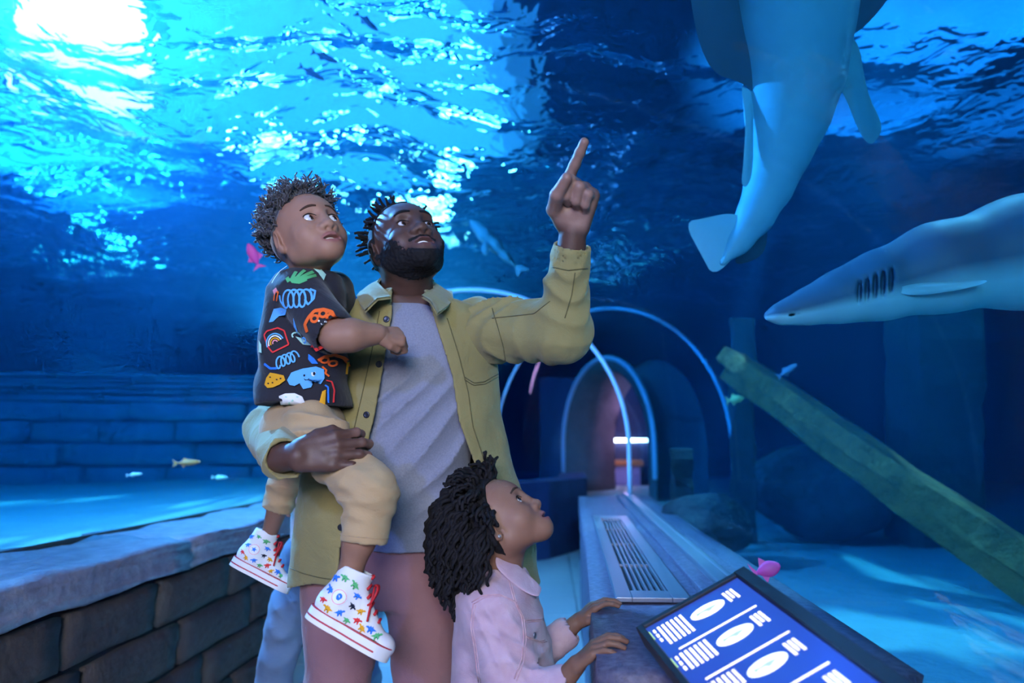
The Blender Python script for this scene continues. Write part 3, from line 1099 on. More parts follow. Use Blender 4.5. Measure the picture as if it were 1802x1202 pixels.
def fold_along(a, b, n, amp, tw=0.0):
    """creases across a limb from a to b, uneven and broken"""
    a = np.asarray(a); b = np.asarray(b); d = nrm(b - a); L = np.linalg.norm(b - a)
    e1 = nrm(np.cross(d, (0.3, 0.2, 1))); e2 = np.cross(d, e1)

    def fn(x, y, z):
        px_, py_, pz_ = x - a[0], y - a[1], z - a[2]
        t = (px_ * d[0] + py_ * d[1] + pz_ * d[2]) / L
        an = np.arctan2(px_ * e2[0] + py_ * e2[1] + pz_ * e2[2], px_ * e1[0] + py_ * e1[1] + pz_ * e1[2])
        w = np.clip((t + 0.15) / 0.2, 0, 1) * np.clip((1.15 - t) / 0.2, 0, 1)
        ph = t * n * 0.42 + 1.9 * np.sin(an + tw) + 1.0 * np.sin(2 * an + 2.3 * tw + t * 3) + 1.2 * vnoise((x, y, z), 16, tw)
        br = np.clip(0.5 + 0.9 * vnoise((x, y, z), 11, tw + 2), 0, 1)
        return amp * w * br * (1.2 - 2.2 * np.abs(np.sin(ph)) ** 0.8) * -1
    return fn


# ================================================================== the man
man = empty('person', (-0.36, 1.8, 0.0))
tag(man, 'bearded man in olive overshirt pointing up while carrying a small boy', 'person')
DM = 1.80
HM = head_frame(716, 441, 1.78, 22, 43, 0, 1.04)
SK = np.array((0.105, 0.052, 0.038))

F, zz = build_head(HM, 0.0026, nose=1.22, open_mouth=0.75, lip=1.15)
neck_b = P(716, 560, 1.85)
F2 = Field(np.minimum(F.lo, neck_b - 0.13), np.maximum(F.lo + 0.0026 * (F.n - 1), neck_b + 0.13), 0.0026)
off = np.round((F.lo - F2.lo) / 0.0026).astype(int)
F2.lo = F.lo - off * 0.0026
F2.ax = [(F2.lo[i] + F2.h * np.arange(F2.n[i])).astype(np.float32) for i in range(3)]
F2.D[off[0]:off[0] + F.n[0], off[1]:off[1] + F.n[1], off[2]:off[2] + F.n[2]] = F.D
F = F2
nt0 = HM.p((0, -0.035, -0.035))
F.add(Cap(nt0, P(717, 520, 1.835), 0.060, 0.062), 0.03)
F.add(Cap(P(717, 520, 1.835), neck_b, 0.062, 0.085), 0.03)
F.add(Cap(P(717, 470, 1.735), P(722, 512, 1.775), 0.012, 0.014), 0.03)


def beard_w(q):
    """where the beard grows, 0..1, in head coordinates"""
    x, y, z = np.abs(q[:, 0]), q[:, 1], q[:, 2]
    line = -0.062 + 0.060 * np.clip((x - 0.030) / 0.040, 0, 1) ** 1.6       # upper edge of the cheek beard
    line = line + 0.006 * np.sin(x * 420 + z * 260) * np.sin(y * 380 + 1.0)
    w = np.clip((line - z) / 0.018, 0, 1) * np.clip((y + 0.012) / 0.02, 0, 1)
    low = -0.125 + 0.35 * np.clip(0.045 - y, 0, 0.1)
    w *= np.clip((z - low + 0.012) / 0.012, 0, 1)
    chin = np.clip((-0.083 - z) / 0.01, 0, 1)
    lips = np.sqrt((x / 0.031) ** 2 + ((z + 0.063) / 0.021) ** 2)
    w *= np.maximum(np.clip((lips - 0.95) / 0.15, 0, 1), chin * 0)
    mo = np.clip((0.0065 - np.abs(z + 0.0455 + 0.10 * np.maximum(x - 0.008, 0))) / 0.004, 0, 1) * (x < 0.034) * (y > 0.07) * 0.9
    return np.clip(np.maximum(w, mo), 0, 1)


head_me = F.mesh('body', M['skin_man'])
FB = F.copy()
g = np.meshgrid(*FB.ax, indexing='ij')
near = np.abs(FB.D) < 0.016
ii = np.nonzero(near)
pp = np.stack([FB.ax[k][ii[k]] for k in range(3)], 1).astype(float)
wq = beard_w(HM.inv(pp))
nz = vnoise(pp.T, 420, 1.0) * 0.0016 + vnoise(pp.T, 900, 2.0) * 0.0010
new = np.full(FB.D.shape, 0.05, np.float32)
new[ii] = FB.D[ii] - (wq * 0.0042 - 0.0022) - nz * wq
FB.D = new
beard_me = FB.mesh('beard', M['hair'], 0)
paint(head_me, face_tint(HM, SK, (0.13, 0.055, 0.05), zz, beard=lambda q: beard_w(q) * 0.85))

# hands
WL = P(1007, 408, 1.555)                                   # raised hand
X, Y, Z = view_axes(1015, 340)
hl = Frame(WL, axes(0.16 * X + 1.0 * Y + 0.10 * Z, -Z + 0.30 * X + 0.1 * Y), 1.10)
FH = hand_field(hl, 0.0021, [(4, 6, 4), (78, 100, 55), (84, 100, 55), (88, 98, 50)], [(0.036, 0.040, -0.030), (0.026, 0.072, -0.060), (0.010, 0.106, -0.068)], 1, spread=(-0.30, -0.02, -0.08, -0.14), fat=1.22, wrist_to=P(1004, 450, 1.57))
hl_me = FH.mesh('hand', M['skin_man'])
WR = P(514, 805, 1.400)                                    # hand holding the boy's thigh
X, Y, Z = view_axes(570, 790)
hr = Frame(WR, axes(1.0 * X + 0.16 * Y + 0.16 * Z, Z + 0.20 * Y - 0.15 * X), 1.0)
FH = hand_field(hr, 0.0021, [(26, 50, 35), (20, 48, 35), (16, 44, 32), (6, 30, 25)], [(0.038, 0.052, -0.004), (0.044, 0.080, -0.010), (0.034, 0.102, -0.016)], -1, spread=(0.13, 0.04, -0.05, -0.16), wrist_to=P(494, 805, 1.44), fat=1.04)
hr_me = FH.mesh('hand', M['skin_man'])


def hand_tint(fr, skin, palm):
    skin = np.array(skin); palm = np.array(palm)

    def fn(V):
        q = fr.inv(V)
        w = np.clip((-q[:, 2] - 0.004) / 0.012, 0, 1) * np.clip((q[:, 1] + 0.0) / 0.02, 0, 1)
        return skin * (1 - w[:, None]) + palm * w[:, None]
    return fn


paint(hl_me, hand_tint(hl, SK, (0.30, 0.16, 0.125)))
paint(hr_me, hand_tint(hr, SK, (0.26, 0.14, 0.11)))

# torso and legs under the clothes, coarse
FT = Field((-1.15, 1.35, 0.55), (0.35, 2.15, 1.62), 0.012)
tor = []
for v, uc, hw, hd in ((528, 716, 0.10, 0.075), (560, 722, 0.175, 0.088), (620, 722, 0.180, 0.105), (720, 716, 0.165, 0.105), (820, 706, 0.158, 0.105), (950, 690, 0.165, 0.115), (1030, 680, 0.15, 0.11)):
    c = P(uc, v, DM)
    tor.append((c[2], c[0], c[1], hw, hd))
MYAW = math.radians(9)
FT.add(Loft(tor, MYAW))
SHR, ELR = P(618, 585, 1.86), P(482, 760, 1.86)
SHL, ELL = P(842, 580, 1.80), P(986, 585, 1.64)
FT.add(Cap(SHR, ELR, 0.05, 0.042), 0.03); 
FT.add(Cap(SHL, ELL, 0.05, 0.042), 0.03); 
t_me = FT.mesh('torso', M['skin_man'])
paint(t_me, lambda V: np.repeat(SK[None], len(V), 0))
link('body', join_meshes('body', [head_me, hl_me, hr_me, t_me]), man)
link('beard', beard_me, man)
gz = (-0.30, 1.0, -0.02)
mt_head = bvh(head_me)
for s in (-1, 1):
    link('eyelash', lash_mesh('eyelash', HM, s, M['hair'], mt_head, 0.0145), man)
    link('eye', eye_mesh('eye', HM, s, gz, M['eye']), man)
    link('eyebrow', brow_mesh('eyebrow', HM, s, M['hair'], mt_head, 0.0036), man)
tv = [HM.p((x, 0.090 - 22 * x * x, z)) for z in (zz[0] - 0.0005, zz[0] - 0.0085) for x in np.linspace(-0.017, 0.017, 9)]
tv += [HM.p((x, 0.082 - 22 * x * x, z)) for z in (zz[0] - 0.0005, zz[0] - 0.0085) for x in np.linspace(-0.017, 0.017, 9)]
tf = [(i, i + 1, i + 10, i + 9) for i in range(8)] + [(i + 9, i + 10, i + 28, i + 27) for i in range(8)]
link('teeth', mesh('teeth', tv, tf, M['teeth']), man)
# finger nails are left to the skin; scalp and twists of hair
FS = build_head(HM, 0.004, nose=1.2)[0]
fs = FS.copy()
ii = np.nonzero(np.abs(FS.D) < 0.03)
pp = np.stack([FS.ax[k][ii[k]] for k in range(3)], 1).astype(float)
q = HM.inv(pp)
hl_line = q[:, 2] - (0.078 + 0.015 * np.clip(q[:, 1] / 0.08, -1, 1) - 0.10 * np.clip((0.035 - q[:, 1]) / 0.05, 0, 1) + 0.02 * np.clip((-0.05 - q[:, 1]) / 0.03, 0, 1) * -1)
new = np.full(FS.D.shape, 0.05, np.float32)
new[ii] = np.maximum(FS.D[ii] - 0.0035 - 0.001 * vnoise(pp.T, 500), -hl_line + 0.0)
fs.D = new
cap_me = fs.mesh('scalp', M['hair'])
tw = []
rt = random.Random(5)
for i in range(230):
    th = rt.uniform(-math.pi, math.pi); ph = rt.uniform(0.10, 1.0)
    dx, dy, dz = math.cos(th) * math.sin(ph * 1.35), math.sin(th) * math.sin(ph * 1.35), math.cos(ph * 1.35)
    p0 = np.array((0, -0.015, 0.036)) + np.array((0.077 * dx, 0.094 * dy, 0.086 * dz))
    if p0[1] > 0.035 and p0[2] < 0.105: continue
    if p0[2] < 0.055: continue
    n0 = nrm((dx / 0.077, dy / 0.094, dz / 0.086))
    L = rt.uniform(0.020, 0.044)
    side = nrm(np.cross(n0, (rt.uniform(-1, 1), rt.uniform(-1, 1), rt.uniform(-1, 1))))
    pts = []
    for t in np.linspace(0, 1, 6):
        pts.append(HM.p(p0 + n0 * (L * t - 0.002) + side * 0.010 * t * t + np.array((0, -0.004, -0.004)) * t * t))
    rad = [HM.k * 0.0040 * (1 - 0.25 * t) * (1 + 0.22 * math.sin(t * 22 + i)) for t in np.linspace(0, 1, 6)]
    tw.append(tube(pts, rad, 6))
tv, tf = join_vf(tw)
link('hair', join_meshes('hair', [cap_me, mesh('twists', tv, tf, M['hair'])]), man)

# T-shirt
FT = Field((-0.75, 1.50, 0.84), (0.10, 2.05, 1.54), 0.0055)
rows = []
for v, uc, hw, hd in ((533, 717, 0.062, 0.060), (545, 717, 0.105, 0.085), (572, 722, 0.18, 0.105), (620, 724, 0.188, 0.118), (720, 720, 0.178, 0.122), (820, 712, 0.172, 0.128), (900, 704, 0.176, 0.135), (960, 698, 0.182, 0.142)):
    c = P(uc, v, DM)
    rows.append((c[2], c[0], c[1], hw, hd))
FT.add(Loft(rows, MYAW))


def tee_folds(x, y, z):
    # drapes that run from the armpit on the right down to the carried child on the left
    t = (z - 1.05) * 0.62 - (x + 0.33) * 0.80
    a = np.clip((1.42 - z) / 0.12, 0, 1)
    ph = t * 62 + 1.5 * np.sin((x + z) * 8) + 0.9 * np.sin(z * 19)
    return 0.017 * a * (np.abs(np.sin(ph)) ** 0.55 - 0.7) * (0.55 + 0.45 * np.sin((x * 0.8 + z * 0.6) * 15 + 0.5))


FT.warp(tee_folds)
FT.cut(Ell(P(717, 520, 1.80), (0.078, 0.10, 0.045)), 0.004)
FT.clip(lambda x, y, z: rows[-1][0] + 0.006 * np.sin(x * 25) - z)
tee_me = FT.mesh('tshirt', M['grey_tee'])
link('tshirt', tee_me, man)

# olive overshirt worn open
FJ = Field((-0.95, 1.36, 0.76), (0.16, 2.12, 1.62), 0.0044)
rows = []
for v, uc, hw, hd in ((517, 718, 0.070, 0.078), (528, 720, 0.115, 0.095), (540, 724, 0.170, 0.108), (560, 727, 0.200, 0.120), (620, 727, 0.212, 0.140), (720, 725, 0.225, 0.152), (800, 725, 0.250, 0.160), (900, 727, 0.300, 0.170), (1040, 732, 0.335, 0.180)):
    c = P(uc, v, DM)
    rows.append((c[2], c[0], c[1], hw, hd))
FJ.add(Loft(rows, MYAW, 2.1))


def jacket_folds(x, y, z):
    lowf = np.clip((1.25 - z) / 0.4, 0, 1)
    return 0.010 * lowf * np.sin(x * 21 + 1.5 * np.sin(z * 6) + y * 9) + 0.0030 * vnoise((x, y, z), 34, 2.0)


FJ.warp(jacket_folds, 0.05)
ca, sa = math.cos(MYAW), math.sin(MYAW)
cc = P(720, 700, DM)


def front_s(u, v, d):
    p = P(u, v, d) - cc
    return p[0] * ca + p[1] * sa, P(u, v, d)[2]


le = sorted((z, s) for s, z in [front_s(*q) for q in ((690, 500, 1.70), (690, 555, 1.68), (676, 640, 1.66), (657, 740, 1.645), (628, 850, 1.63), (602, 930, 1.625), (590, 1050, 1.62))])
re = sorted((z, s) for s, z in [front_s(*q) for q in ((744, 500, 1.70), (764, 560, 1.68), (796, 660, 1.66), (808, 740, 1.65), (838, 820, 1.64), (862, 900, 1.63), (880, 1050, 1.62))])
le = np.array(le); re = np.array(re)
FJ.shell(0.0042)


def opening(x, y, z):
    s = (x - cc[0]) * ca + (y - cc[1]) * sa
    w = -(x - cc[0]) * sa + (y - cc[1]) * ca
    a = np.interp(z.ravel(), le[:, 0], le[:, 1]).reshape(z.shape); b = np.interp(z.ravel(), re[:, 0], re[:, 1]).reshape(z.shape)
    inside = np.minimum(np.minimum(s - a, b - s), -(w + 0.03))
    return inside


FJ.clip(opening)
hem = P(560, 1030, 1.62)[2]
FJ.clip(lambda x, y, z: hem + 0.018 * np.cos((x + 0.38) * 7.5) - 0.018 + 0.006 * np.sin(x * 31) - z)
# sleeves
FJ2 = Field(np.minimum.reduce([SHR, ELR, P(496, 803, 1.47)]) - 0.12, np.maximum.reduce([SHR, ELR, P(496, 803, 1.47)]) + 0.12, 0.0052)
cu_r = P(503, 808, 1.425)
FJ2.add(Cap(SHR, ELR, 0.085, 0.068)); FJ2.add(Cap(ELR, cu_r, 0.070, 0.046), 0.03)


FJ2.warp(fold_along(SHR, ELR, 30, 0.005)); FJ2.warp(fold_along(ELR, cu_r, 26, 0.005, 1.0))
FJ2.cut(Cap(cu_r + (cu_r - ELR) * 0.06 - nrm(cu_r - ELR) * 0.028, cu_r + nrm(cu_r - ELR) * 0.1, 0.036, 0.036), 0.002)
FJ2.clip(lambda x, y, z: (x - cu_r[0]) * nrm(cu_r - ELR)[0] + (y - cu_r[1]) * nrm(cu_r - ELR)[1] + (z - cu_r[2]) * nrm(cu_r - ELR)[2] - 0.004)
cu_l = P(1007, 432, 1.562)
FJ3 = Field(np.minimum.reduce([SHL, ELL, cu_l]) - 0.12, np.maximum.reduce([SHL, ELL, cu_l]) + 0.12, 0.0052)
FJ3.add(Cap(SHL - (SHL - ELL) * -0.02, ELL, 0.084, 0.070)); FJ3.add(Cap(ELL, cu_l, 0.066, 0.040), 0.035)
FJ3.warp(fold_along(SHL, ELL, 27, 0.0065)); FJ3.warp(fold_along(ELL, cu_l, 24, 0.006, 0.6))
dl = nrm(cu_l - ELL)
FJ3.add(Cap(cu_l - dl * 0.055, cu_l, 0.0445, 0.0425), 0.004)
FJ3.cut(Cap(cu_l - dl * 0.03, cu_l + dl * 0.1, 0.036, 0.036), 0.002)
FJ3.clip(lambda x, y, z: (x - cu_l[0]) * dl[0] + (y - cu_l[1]) * dl[1] + (z - cu_l[2]) * dl[2] - 0.002)
shirt_me = join_meshes('overshirt', [FJ.mesh('torso', M['olive']), FJ2.mesh('sleeve', M['olive']), FJ3.mesh('sleeve', M['olive'])])
over = link('overshirt', shirt_me, man)
# collar turned down round the neck
inn = [(688, 521, 1.675), (676, 508, 1.70), (664, 496, 1.76), (668, 489, 1.86), (716, 484, 1.93), (764, 492, 1.88), (764, 506, 1.79), (754, 512, 1.73), (742, 519, 1.69)]
mid = [(664, 524, 1.650), (652, 512, 1.68), (642, 503, 1.76), (650, 497, 1.89), (716, 492, 1.965), (780, 498, 1.91), (782, 513, 1.80), (774, 520, 1.71), (757, 528, 1.655)]
outr = [(642, 546, 1.640), (633, 534, 1.68), (627, 520, 1.77), (634, 512, 1.90), (716, 507, 1.985), (796, 512, 1.92), (798, 527, 1.80), (789, 537, 1.70), (770, 551, 1.640)]
cv = [P(q[0], q[1], q[2] - dd) for r, dd in ((inn, 0.02), (mid, 0.03), (outr, 0.03)) for q in r]
lo_ = [np.array(q) + np.array((0, 0, -0.006)) + 0.004 * nrm(np.array((-0.36, 1.8, q[2])) - q) for q in cv]
nn = len(inn)
cf = []
for j in range(2):
    for i in range(nn - 1):
        cf.append((j * nn + i, j * nn + i + 1, (j + 1) * nn + i + 1, (j + 1) * nn + i))
k3 = 3 * nn
cf2 = [tuple(k3 + i for i in reversed(f)) for f in cf]
rim = list(range(nn)) + [2 * nn - 1, 3 * nn - 1] + list(range(3 * nn - 2, 2 * nn - 1, -1)) + [nn]
rf = [(rim[i], rim[(i + 1) % len(rim)], k3 + rim[(i + 1) % len(rim)], k3 + rim[i]) for i in range(len(rim))]
co = link('collar', mesh('collar', cv + lo_, cf + cf2 + rf, M['olive']), over)
sm = co.modifiers.new('round', 'SUBSURF'); sm.levels = 2; sm.render_levels = 2
jt = bvh(shirt_me)


def disc(c, n, r, th, m, name, seg=20):
    n = nrm(n); a = nrm(np.cross(n, (0.1, 0.2, 1))); b = np.cross(n, a)
    V = []
    for rr_, hh in ((r, 0), (r, th * 0.7), (r * 0.85, th), (r * 0.55, th * 0.8)):
        for k in range(seg):
            t = 2 * math.pi * k / seg
            V.append(c + n * hh + rr_ * (math.cos(t) * a + math.sin(t) * b))
    Fc = [(j * seg + k, j * seg + (k + 1) % seg, (j + 1) * seg + (k + 1) % seg, (j + 1) * seg + k) for j in range(3) for k in range(seg)]
    Fc.append(tuple(range(3 * seg, 4 * seg)))
    return mesh(name, V, Fc, m)


for u, v in ((680, 562), (667, 641), (645, 730), (600, 928)):
    h = hit(jt, u, v)
    if h is not None:
        link('button', disc(h[0] - 0.001 * h[1], h[1], 0.0078, 0.004, M['button'], 'button'), over)

# trousers and shoes
hipR, hipL = P(602, 985, 1.80), P(742, 985, 1.80)
FR = Field((-0.85, 1.5, 0.02), (0.0, 2.1, 1.02), 0.0075)
knR, knL = np.array((hipR[0] + 0.005, hipR[1] - 0.01, 0.50)), np.array((hipL[0] + 0.03, hipL[1] - 0.02, 0.50))
anR, anL = np.array((hipR[0] - 0.005, hipR[1] + 0.03, 0.09)), np.array((hipL[0] + 0.03, hipL[1] + 0.03, 0.09))
c1, c2 = P(678, 930, 1.80), P(674, 1010, 1.80)
FR.add(Loft([(c1[2], c1[0], c1[1], 0.172, 0.128), (c2[2], c2[0], c2[1], 0.185, 0.130), (c2[2] - 0.07, c2[0], c2[1], 0.17, 0.11)], MYAW))
for a, b, c in ((hipR, knR, anR), (hipL, knL, anL)):
    FR.add(Cap(a, b, 0.098, 0.080), 0.03); FR.add(Cap(b, c, 0.080, 0.062), 0.02)
    FR.warp(fold_along(a, b, 18, 0.004)); FR.warp(fold_along(b, c, 20, 0.005, 1.0))
link('trousers', FR.mesh('trousers', M['mauve']), man)
for a in (anR, anL):
    FS_ = Field(a + (-0.08, -0.26, -0.1), a + (0.08, 0.12, 0.06), 0.008)
    FS_.add(Cap(a + (0, 0.03, -0.045), a + (0, -0.16, -0.055), 0.044, 0.036)); FS_.add(Cap(a, a + (0, 0, -0.04), 0.05), 0.02)
    FS_.clip(lambda x, y, z: 0.002 - z)
    link('shoe', FS_.mesh('shoe', M['black']), man)
# ------------------------------------------------------------------ flat print laid onto cloth
def project(tree, pts, d, off=0.0012, far=0.25):
    """drop points onto a surface along direction d"""
    out = []
    for p in pts:
        r = tree.ray_cast(Vector(np.asarray(p) - d * far), Vector(d), 2 * far)
        if r[0] is None: out.append(None)
        else:
            n = np.array(r[1])
            if n @ d > 0: n = -n
            out.append(np.array(r[0]) + n * off)
    return out


def stroke_mesh(name, tree, org, ax, ay, d, line, width, m, off=0.0012, closed=False):
    """a painted line: line in 2D units of metres in the plane ax, ay at org"""
    L = np.asarray(line, float)
    # resample
    seg = np.r_[0, np.cumsum(np.linalg.norm(np.diff(L, axis=0), axis=1))]
    n = max(4, int(seg[-1] / 0.003))
    t = np.linspace(0, seg[-1], n)
    L = np.stack([np.interp(t, seg, L[:, 0]), np.interp(t, seg, L[:, 1])], 1)
    T = np.gradient(L, axis=0); T /= np.linalg.norm(T, axis=1)[:, None] + 1e-9
    Nn = np.stack([-T[:, 1], T[:, 0]], 1)
    w = width / 2
    pts = [org + q[0] * ax + q[1] * ay for q in np.concatenate([L + Nn * w, L, L - Nn * w])]
    pr = project(tree, pts, d, off)
    V = [p if p is not None else np.zeros(3) for p in pr]
    F = []
    for i in range(n - 1):
        for j in (0, 1):
            q = (j * n + i, j * n + i + 1, (j + 1) * n + i + 1, (j + 1) * n + i)
            if all(pr[k] is not None for k in q): F.append(q)
    if not F: return None
    return (V, F)


def fill_mesh(name, tree, org, ax, ay, d, poly, m, off=0.0012):
    L = np.asarray(poly, float); c = L.mean(0); n = len(L)
    R = [c + (L - c) * s for s in (1.0, 0.72, 0.42, 0.12)]
    pts = [org + q[0] * ax + q[1] * ay for q in np.concatenate(R)]
    pr = project(tree, pts, d, off)
    V = [p if p is not None else np.zeros(3) for p in pr]
    F = []
    for j in range(3):
        for i in range(n):
            q = (j * n + i, j * n + (i + 1) % n, (j + 1) * n + (i + 1) % n, (j + 1) * n + i)
            if all(pr[k] is not None for k in q): F.append(q)
    q = tuple(range(3 * n, 4 * n))
    if all(pr[k] is not None for k in q): F.append(q)
    return (V, F) if F else None


def oval(cx, cy, rx, ry, n=20, a0=0.0, a1=2 * math.pi, rot=0.0):
    t = np.linspace(a0, a1, n)
    x, y = rx * np.cos(t), ry * np.sin(t)
    c, s = math.cos(rot), math.sin(rot)
    return np.stack([cx + x * c - y * s, cy + x * s + y * c], 1)


INK = {}


def ink(name, c):
    if name not in INK: INK[name] = mat(name + '_print', c, 0.8, spec=0.2)
    return INK[name]


C_BLUE, C_LBLUE, C_ORANGE, C_RED, C_YEL, C_GREEN, C_MINT, C_WHITE, C_PINK, C_NAVY = (0.03, 0.20, 0.75), (0.12, 0.42, 0.85), (0.85, 0.13, 0.02), (0.72, 0.04, 0.04), (0.75, 0.36, 0.02), (0.10, 0.45, 0.17), (0.38, 0.66, 0.55), (0.8, 0.82, 0.82), (0.8, 0.3, 0.35), (0.01, 0.012, 0.03)
COLS = dict(blue=C_BLUE, light_blue=C_LBLUE, orange=C_ORANGE, red=C_RED, yellow=C_YEL, green=C_GREEN, mint=C_MINT, white=C_WHITE, pink=C_PINK, navy=C_NAVY)


def islands(V, F):
    """separate a mesh into connected pieces without loose vertices"""
    par = {}

    def find(x):
        while par.setdefault(x, x) != x:
            par[x] = par[par[x]]; x = par[x]
        return x
    for f in F:
        r = find(f[0])
        for q in f[1:]: par[find(q)] = r
    grp = {}
    for f in F: grp.setdefault(find(f[0]), []).append(f)
    for fs in grp.values():
        ids = sorted({q for f in fs for q in f}); mp = {q: k for k, q in enumerate(ids)}
        yield [V[q] for q in ids], [tuple(mp[q] for q in f) for f in fs]


def put_print(parent, tree, org, ax, ay, d, items, off=0.0012):
    """items: (kind, colour name, points, width)"""
    z = off
    for it in items:
        z += 0.00012
        r = stroke_mesh('print', tree, org, ax, ay, d, it[2], it[3], None, z) if it[0] == 's' else fill_mesh('print', tree, org, ax, ay, d, it[2], None, z)
        if r:
            for v_, f_ in islands(*r):
                link('print', mesh('print', v_, f_, ink(it[1], COLS[it[1]])), parent)


# ================================================================== the boy
boy = empty('person', tuple(P(530, 740, 1.62)))
tag(boy, 'small boy with curly hair in printed black T-shirt carried on the man\'s hip', 'person')
SB = np.array((0.34, 0.175, 0.115))
M['khaki'] = cloth_mat('sand_cotton', (0.46, 0.315, 0.165), 350, 0.35, mottle=(12, (0.40, 0.27, 0.14), 0.3))
M['black_tee'] = cloth_mat('black_jersey', (0.020, 0.019, 0.027), 500, 0.3)
HB = head_frame(545, 424, 1.60, 28, 36, 0, 0.90)
F, zz = build_head(HB, 0.0024, child=True, nose=1.12, open_mouth=0.55, lip=1.1, cheek=1.0)
nb = P(548, 500, 1.635)
F.add(Cap(HB.p((0, -0.03, -0.03)), nb, 0.041, 0.046), 0.022)
hb_me = F.mesh('body', M['skin_boy'])
paint(hb_me, face_tint(HB, SB, (0.30, 0.115, 0.10), zz))
# arm that reaches to the man's chest, fist on his shirt
SHb, ELb, WRb = P(528, 518, 1.575), P(592, 592, 1.475), P(664, 588, 1.50)
X, Y, Z = view_axes(680, 595)
hb = Frame(WRb, axes(1.0 * X - 0.10 * Y + 0.35 * -Z, 0.62 * Y + 0.75 * Z), 0.60)
FH = hand_field(hb, 0.0019, [(58, 80, 45), (60, 82, 45), (62, 82, 45), (62, 80, 45)], [(0.040, 0.045, -0.012), (0.040, 0.075, -0.026), (0.022, 0.094, -0.034)], 1, fat=1.22, wrist_to=P(646, 588, 1.495), wr=0.034)
FA = Field(np.minimum.reduce([SHb, ELb, WRb]) - 0.06, np.maximum.reduce([SHb, ELb, WRb]) + 0.06, 0.004)
FA.add(Cap(SHb, ELb, 0.036, 0.033)); FA.add(Cap(ELb, P(618, 590, 1.478), 0.033, 0.034), 0.012); FA.add(Cap(P(618, 590, 1.478), WRb, 0.034, 0.0225), 0.012)
# legs: near one hangs in front of the man, far one behind him
HPn, KNn, ANn = P(548, 745, 1.56), P(652, 868, 1.415), P(606, 1035, 1.375)
HPf, KNf, ANf = P(535, 745, 1.72), P(515, 810, 1.93), P(472, 945, 1.968)
FL = Field(np.minimum.reduce([HPn, KNn, ANn]) - 0.06, np.maximum.reduce([HPn, KNn, ANn]) + 0.06, 0.0045)
FL.add(Cap(KNn, P(632, 950, 1.40), 0.036, 0.032)); FL.add(Cap(P(632, 950, 1.40), P(616, 1008, 1.396), 0.032, 0.0225), 0.012); FL.add(Cap(P(616, 1008, 1.396), P(604, 1050, 1.392), 0.0225, 0.018), 0.012)
FL2 = Field(np.minimum.reduce([KNf, ANf]) - 0.06, np.maximum.reduce([KNf, ANf]) + 0.06, 0.0045)
FL2.add(Cap(KNf, P(490, 890, 1.93), 0.030, 0.029)); FL2.add(Cap(P(490, 890, 1.93), ANf, 0.029, 0.020), 0.012)
tb = []
for v, uc, hw, hd in ((478, 549, 0.04, 0.04), (500, 545, 0.078, 0.055), (600, 537, 0.080, 0.062), (690, 533, 0.078, 0.06), (712, 535, 0.05, 0.04)):
    c = P(uc, v, 1.635); tb.append((c[2], c[0], c[1], hw, hd))
FTb = Field((-0.75, 1.4, 1.05), (-0.25, 1.85, 1.62), 0.009)
FTb.add(Loft(tb, math.radians(24))); FTb.add(Cap(HPn + np.array((0, 0.01, -0.015)), KNn, 0.035, 0.035), 0.01); FTb.add(Cap(HPf, KNf, 0.035, 0.035), 0.01)
ms = [hb_me, FH.mesh('hand', M['skin_boy']), FA.mesh('arm', M['skin_boy']), FL.mesh('leg', M['skin_boy']), FL2.mesh('leg', M['skin_boy']), FTb.mesh('torso', M['skin_boy'])]
for m_ in ms[1:]:
    paint(m_, lambda V: np.repeat(SB[None] * 0.85, len(V), 0))
link('body', join_meshes('body', ms), boy)
bt_head = bvh(hb_me)
M['brow'] = mat('brown_brow', (0.06, 0.032, 0.022), 0.8, spec=0.1)
for s in (-1, 1):
    link('eyelash', lash_mesh('eyelash', HB, s, M['hair'], bt_head, 0.0170, 0.0160), boy)
    link('eye', eye_mesh('eye', HB, s, (-0.42, 1.0, 0.10), M['eye'], 0.0134 * EYE_CHILD), boy)
    link('eyebrow', brow_mesh('eyebrow', HB, s, M['brow'], bt_head, 0.0030, 0.006, 0.031), boy)
tv = [HB.p((x, 0.0885 - 22 * x * x, z)) for z in (zz[0] - 0.0005, zz[0] - 0.0065) for x in np.linspace(-0.015, 0.015, 9)]
tf = [(i, i + 1, i + 10, i + 9) for i in range(8)]
link('teeth', mesh('teeth', tv, tf, M['teeth']), boy)
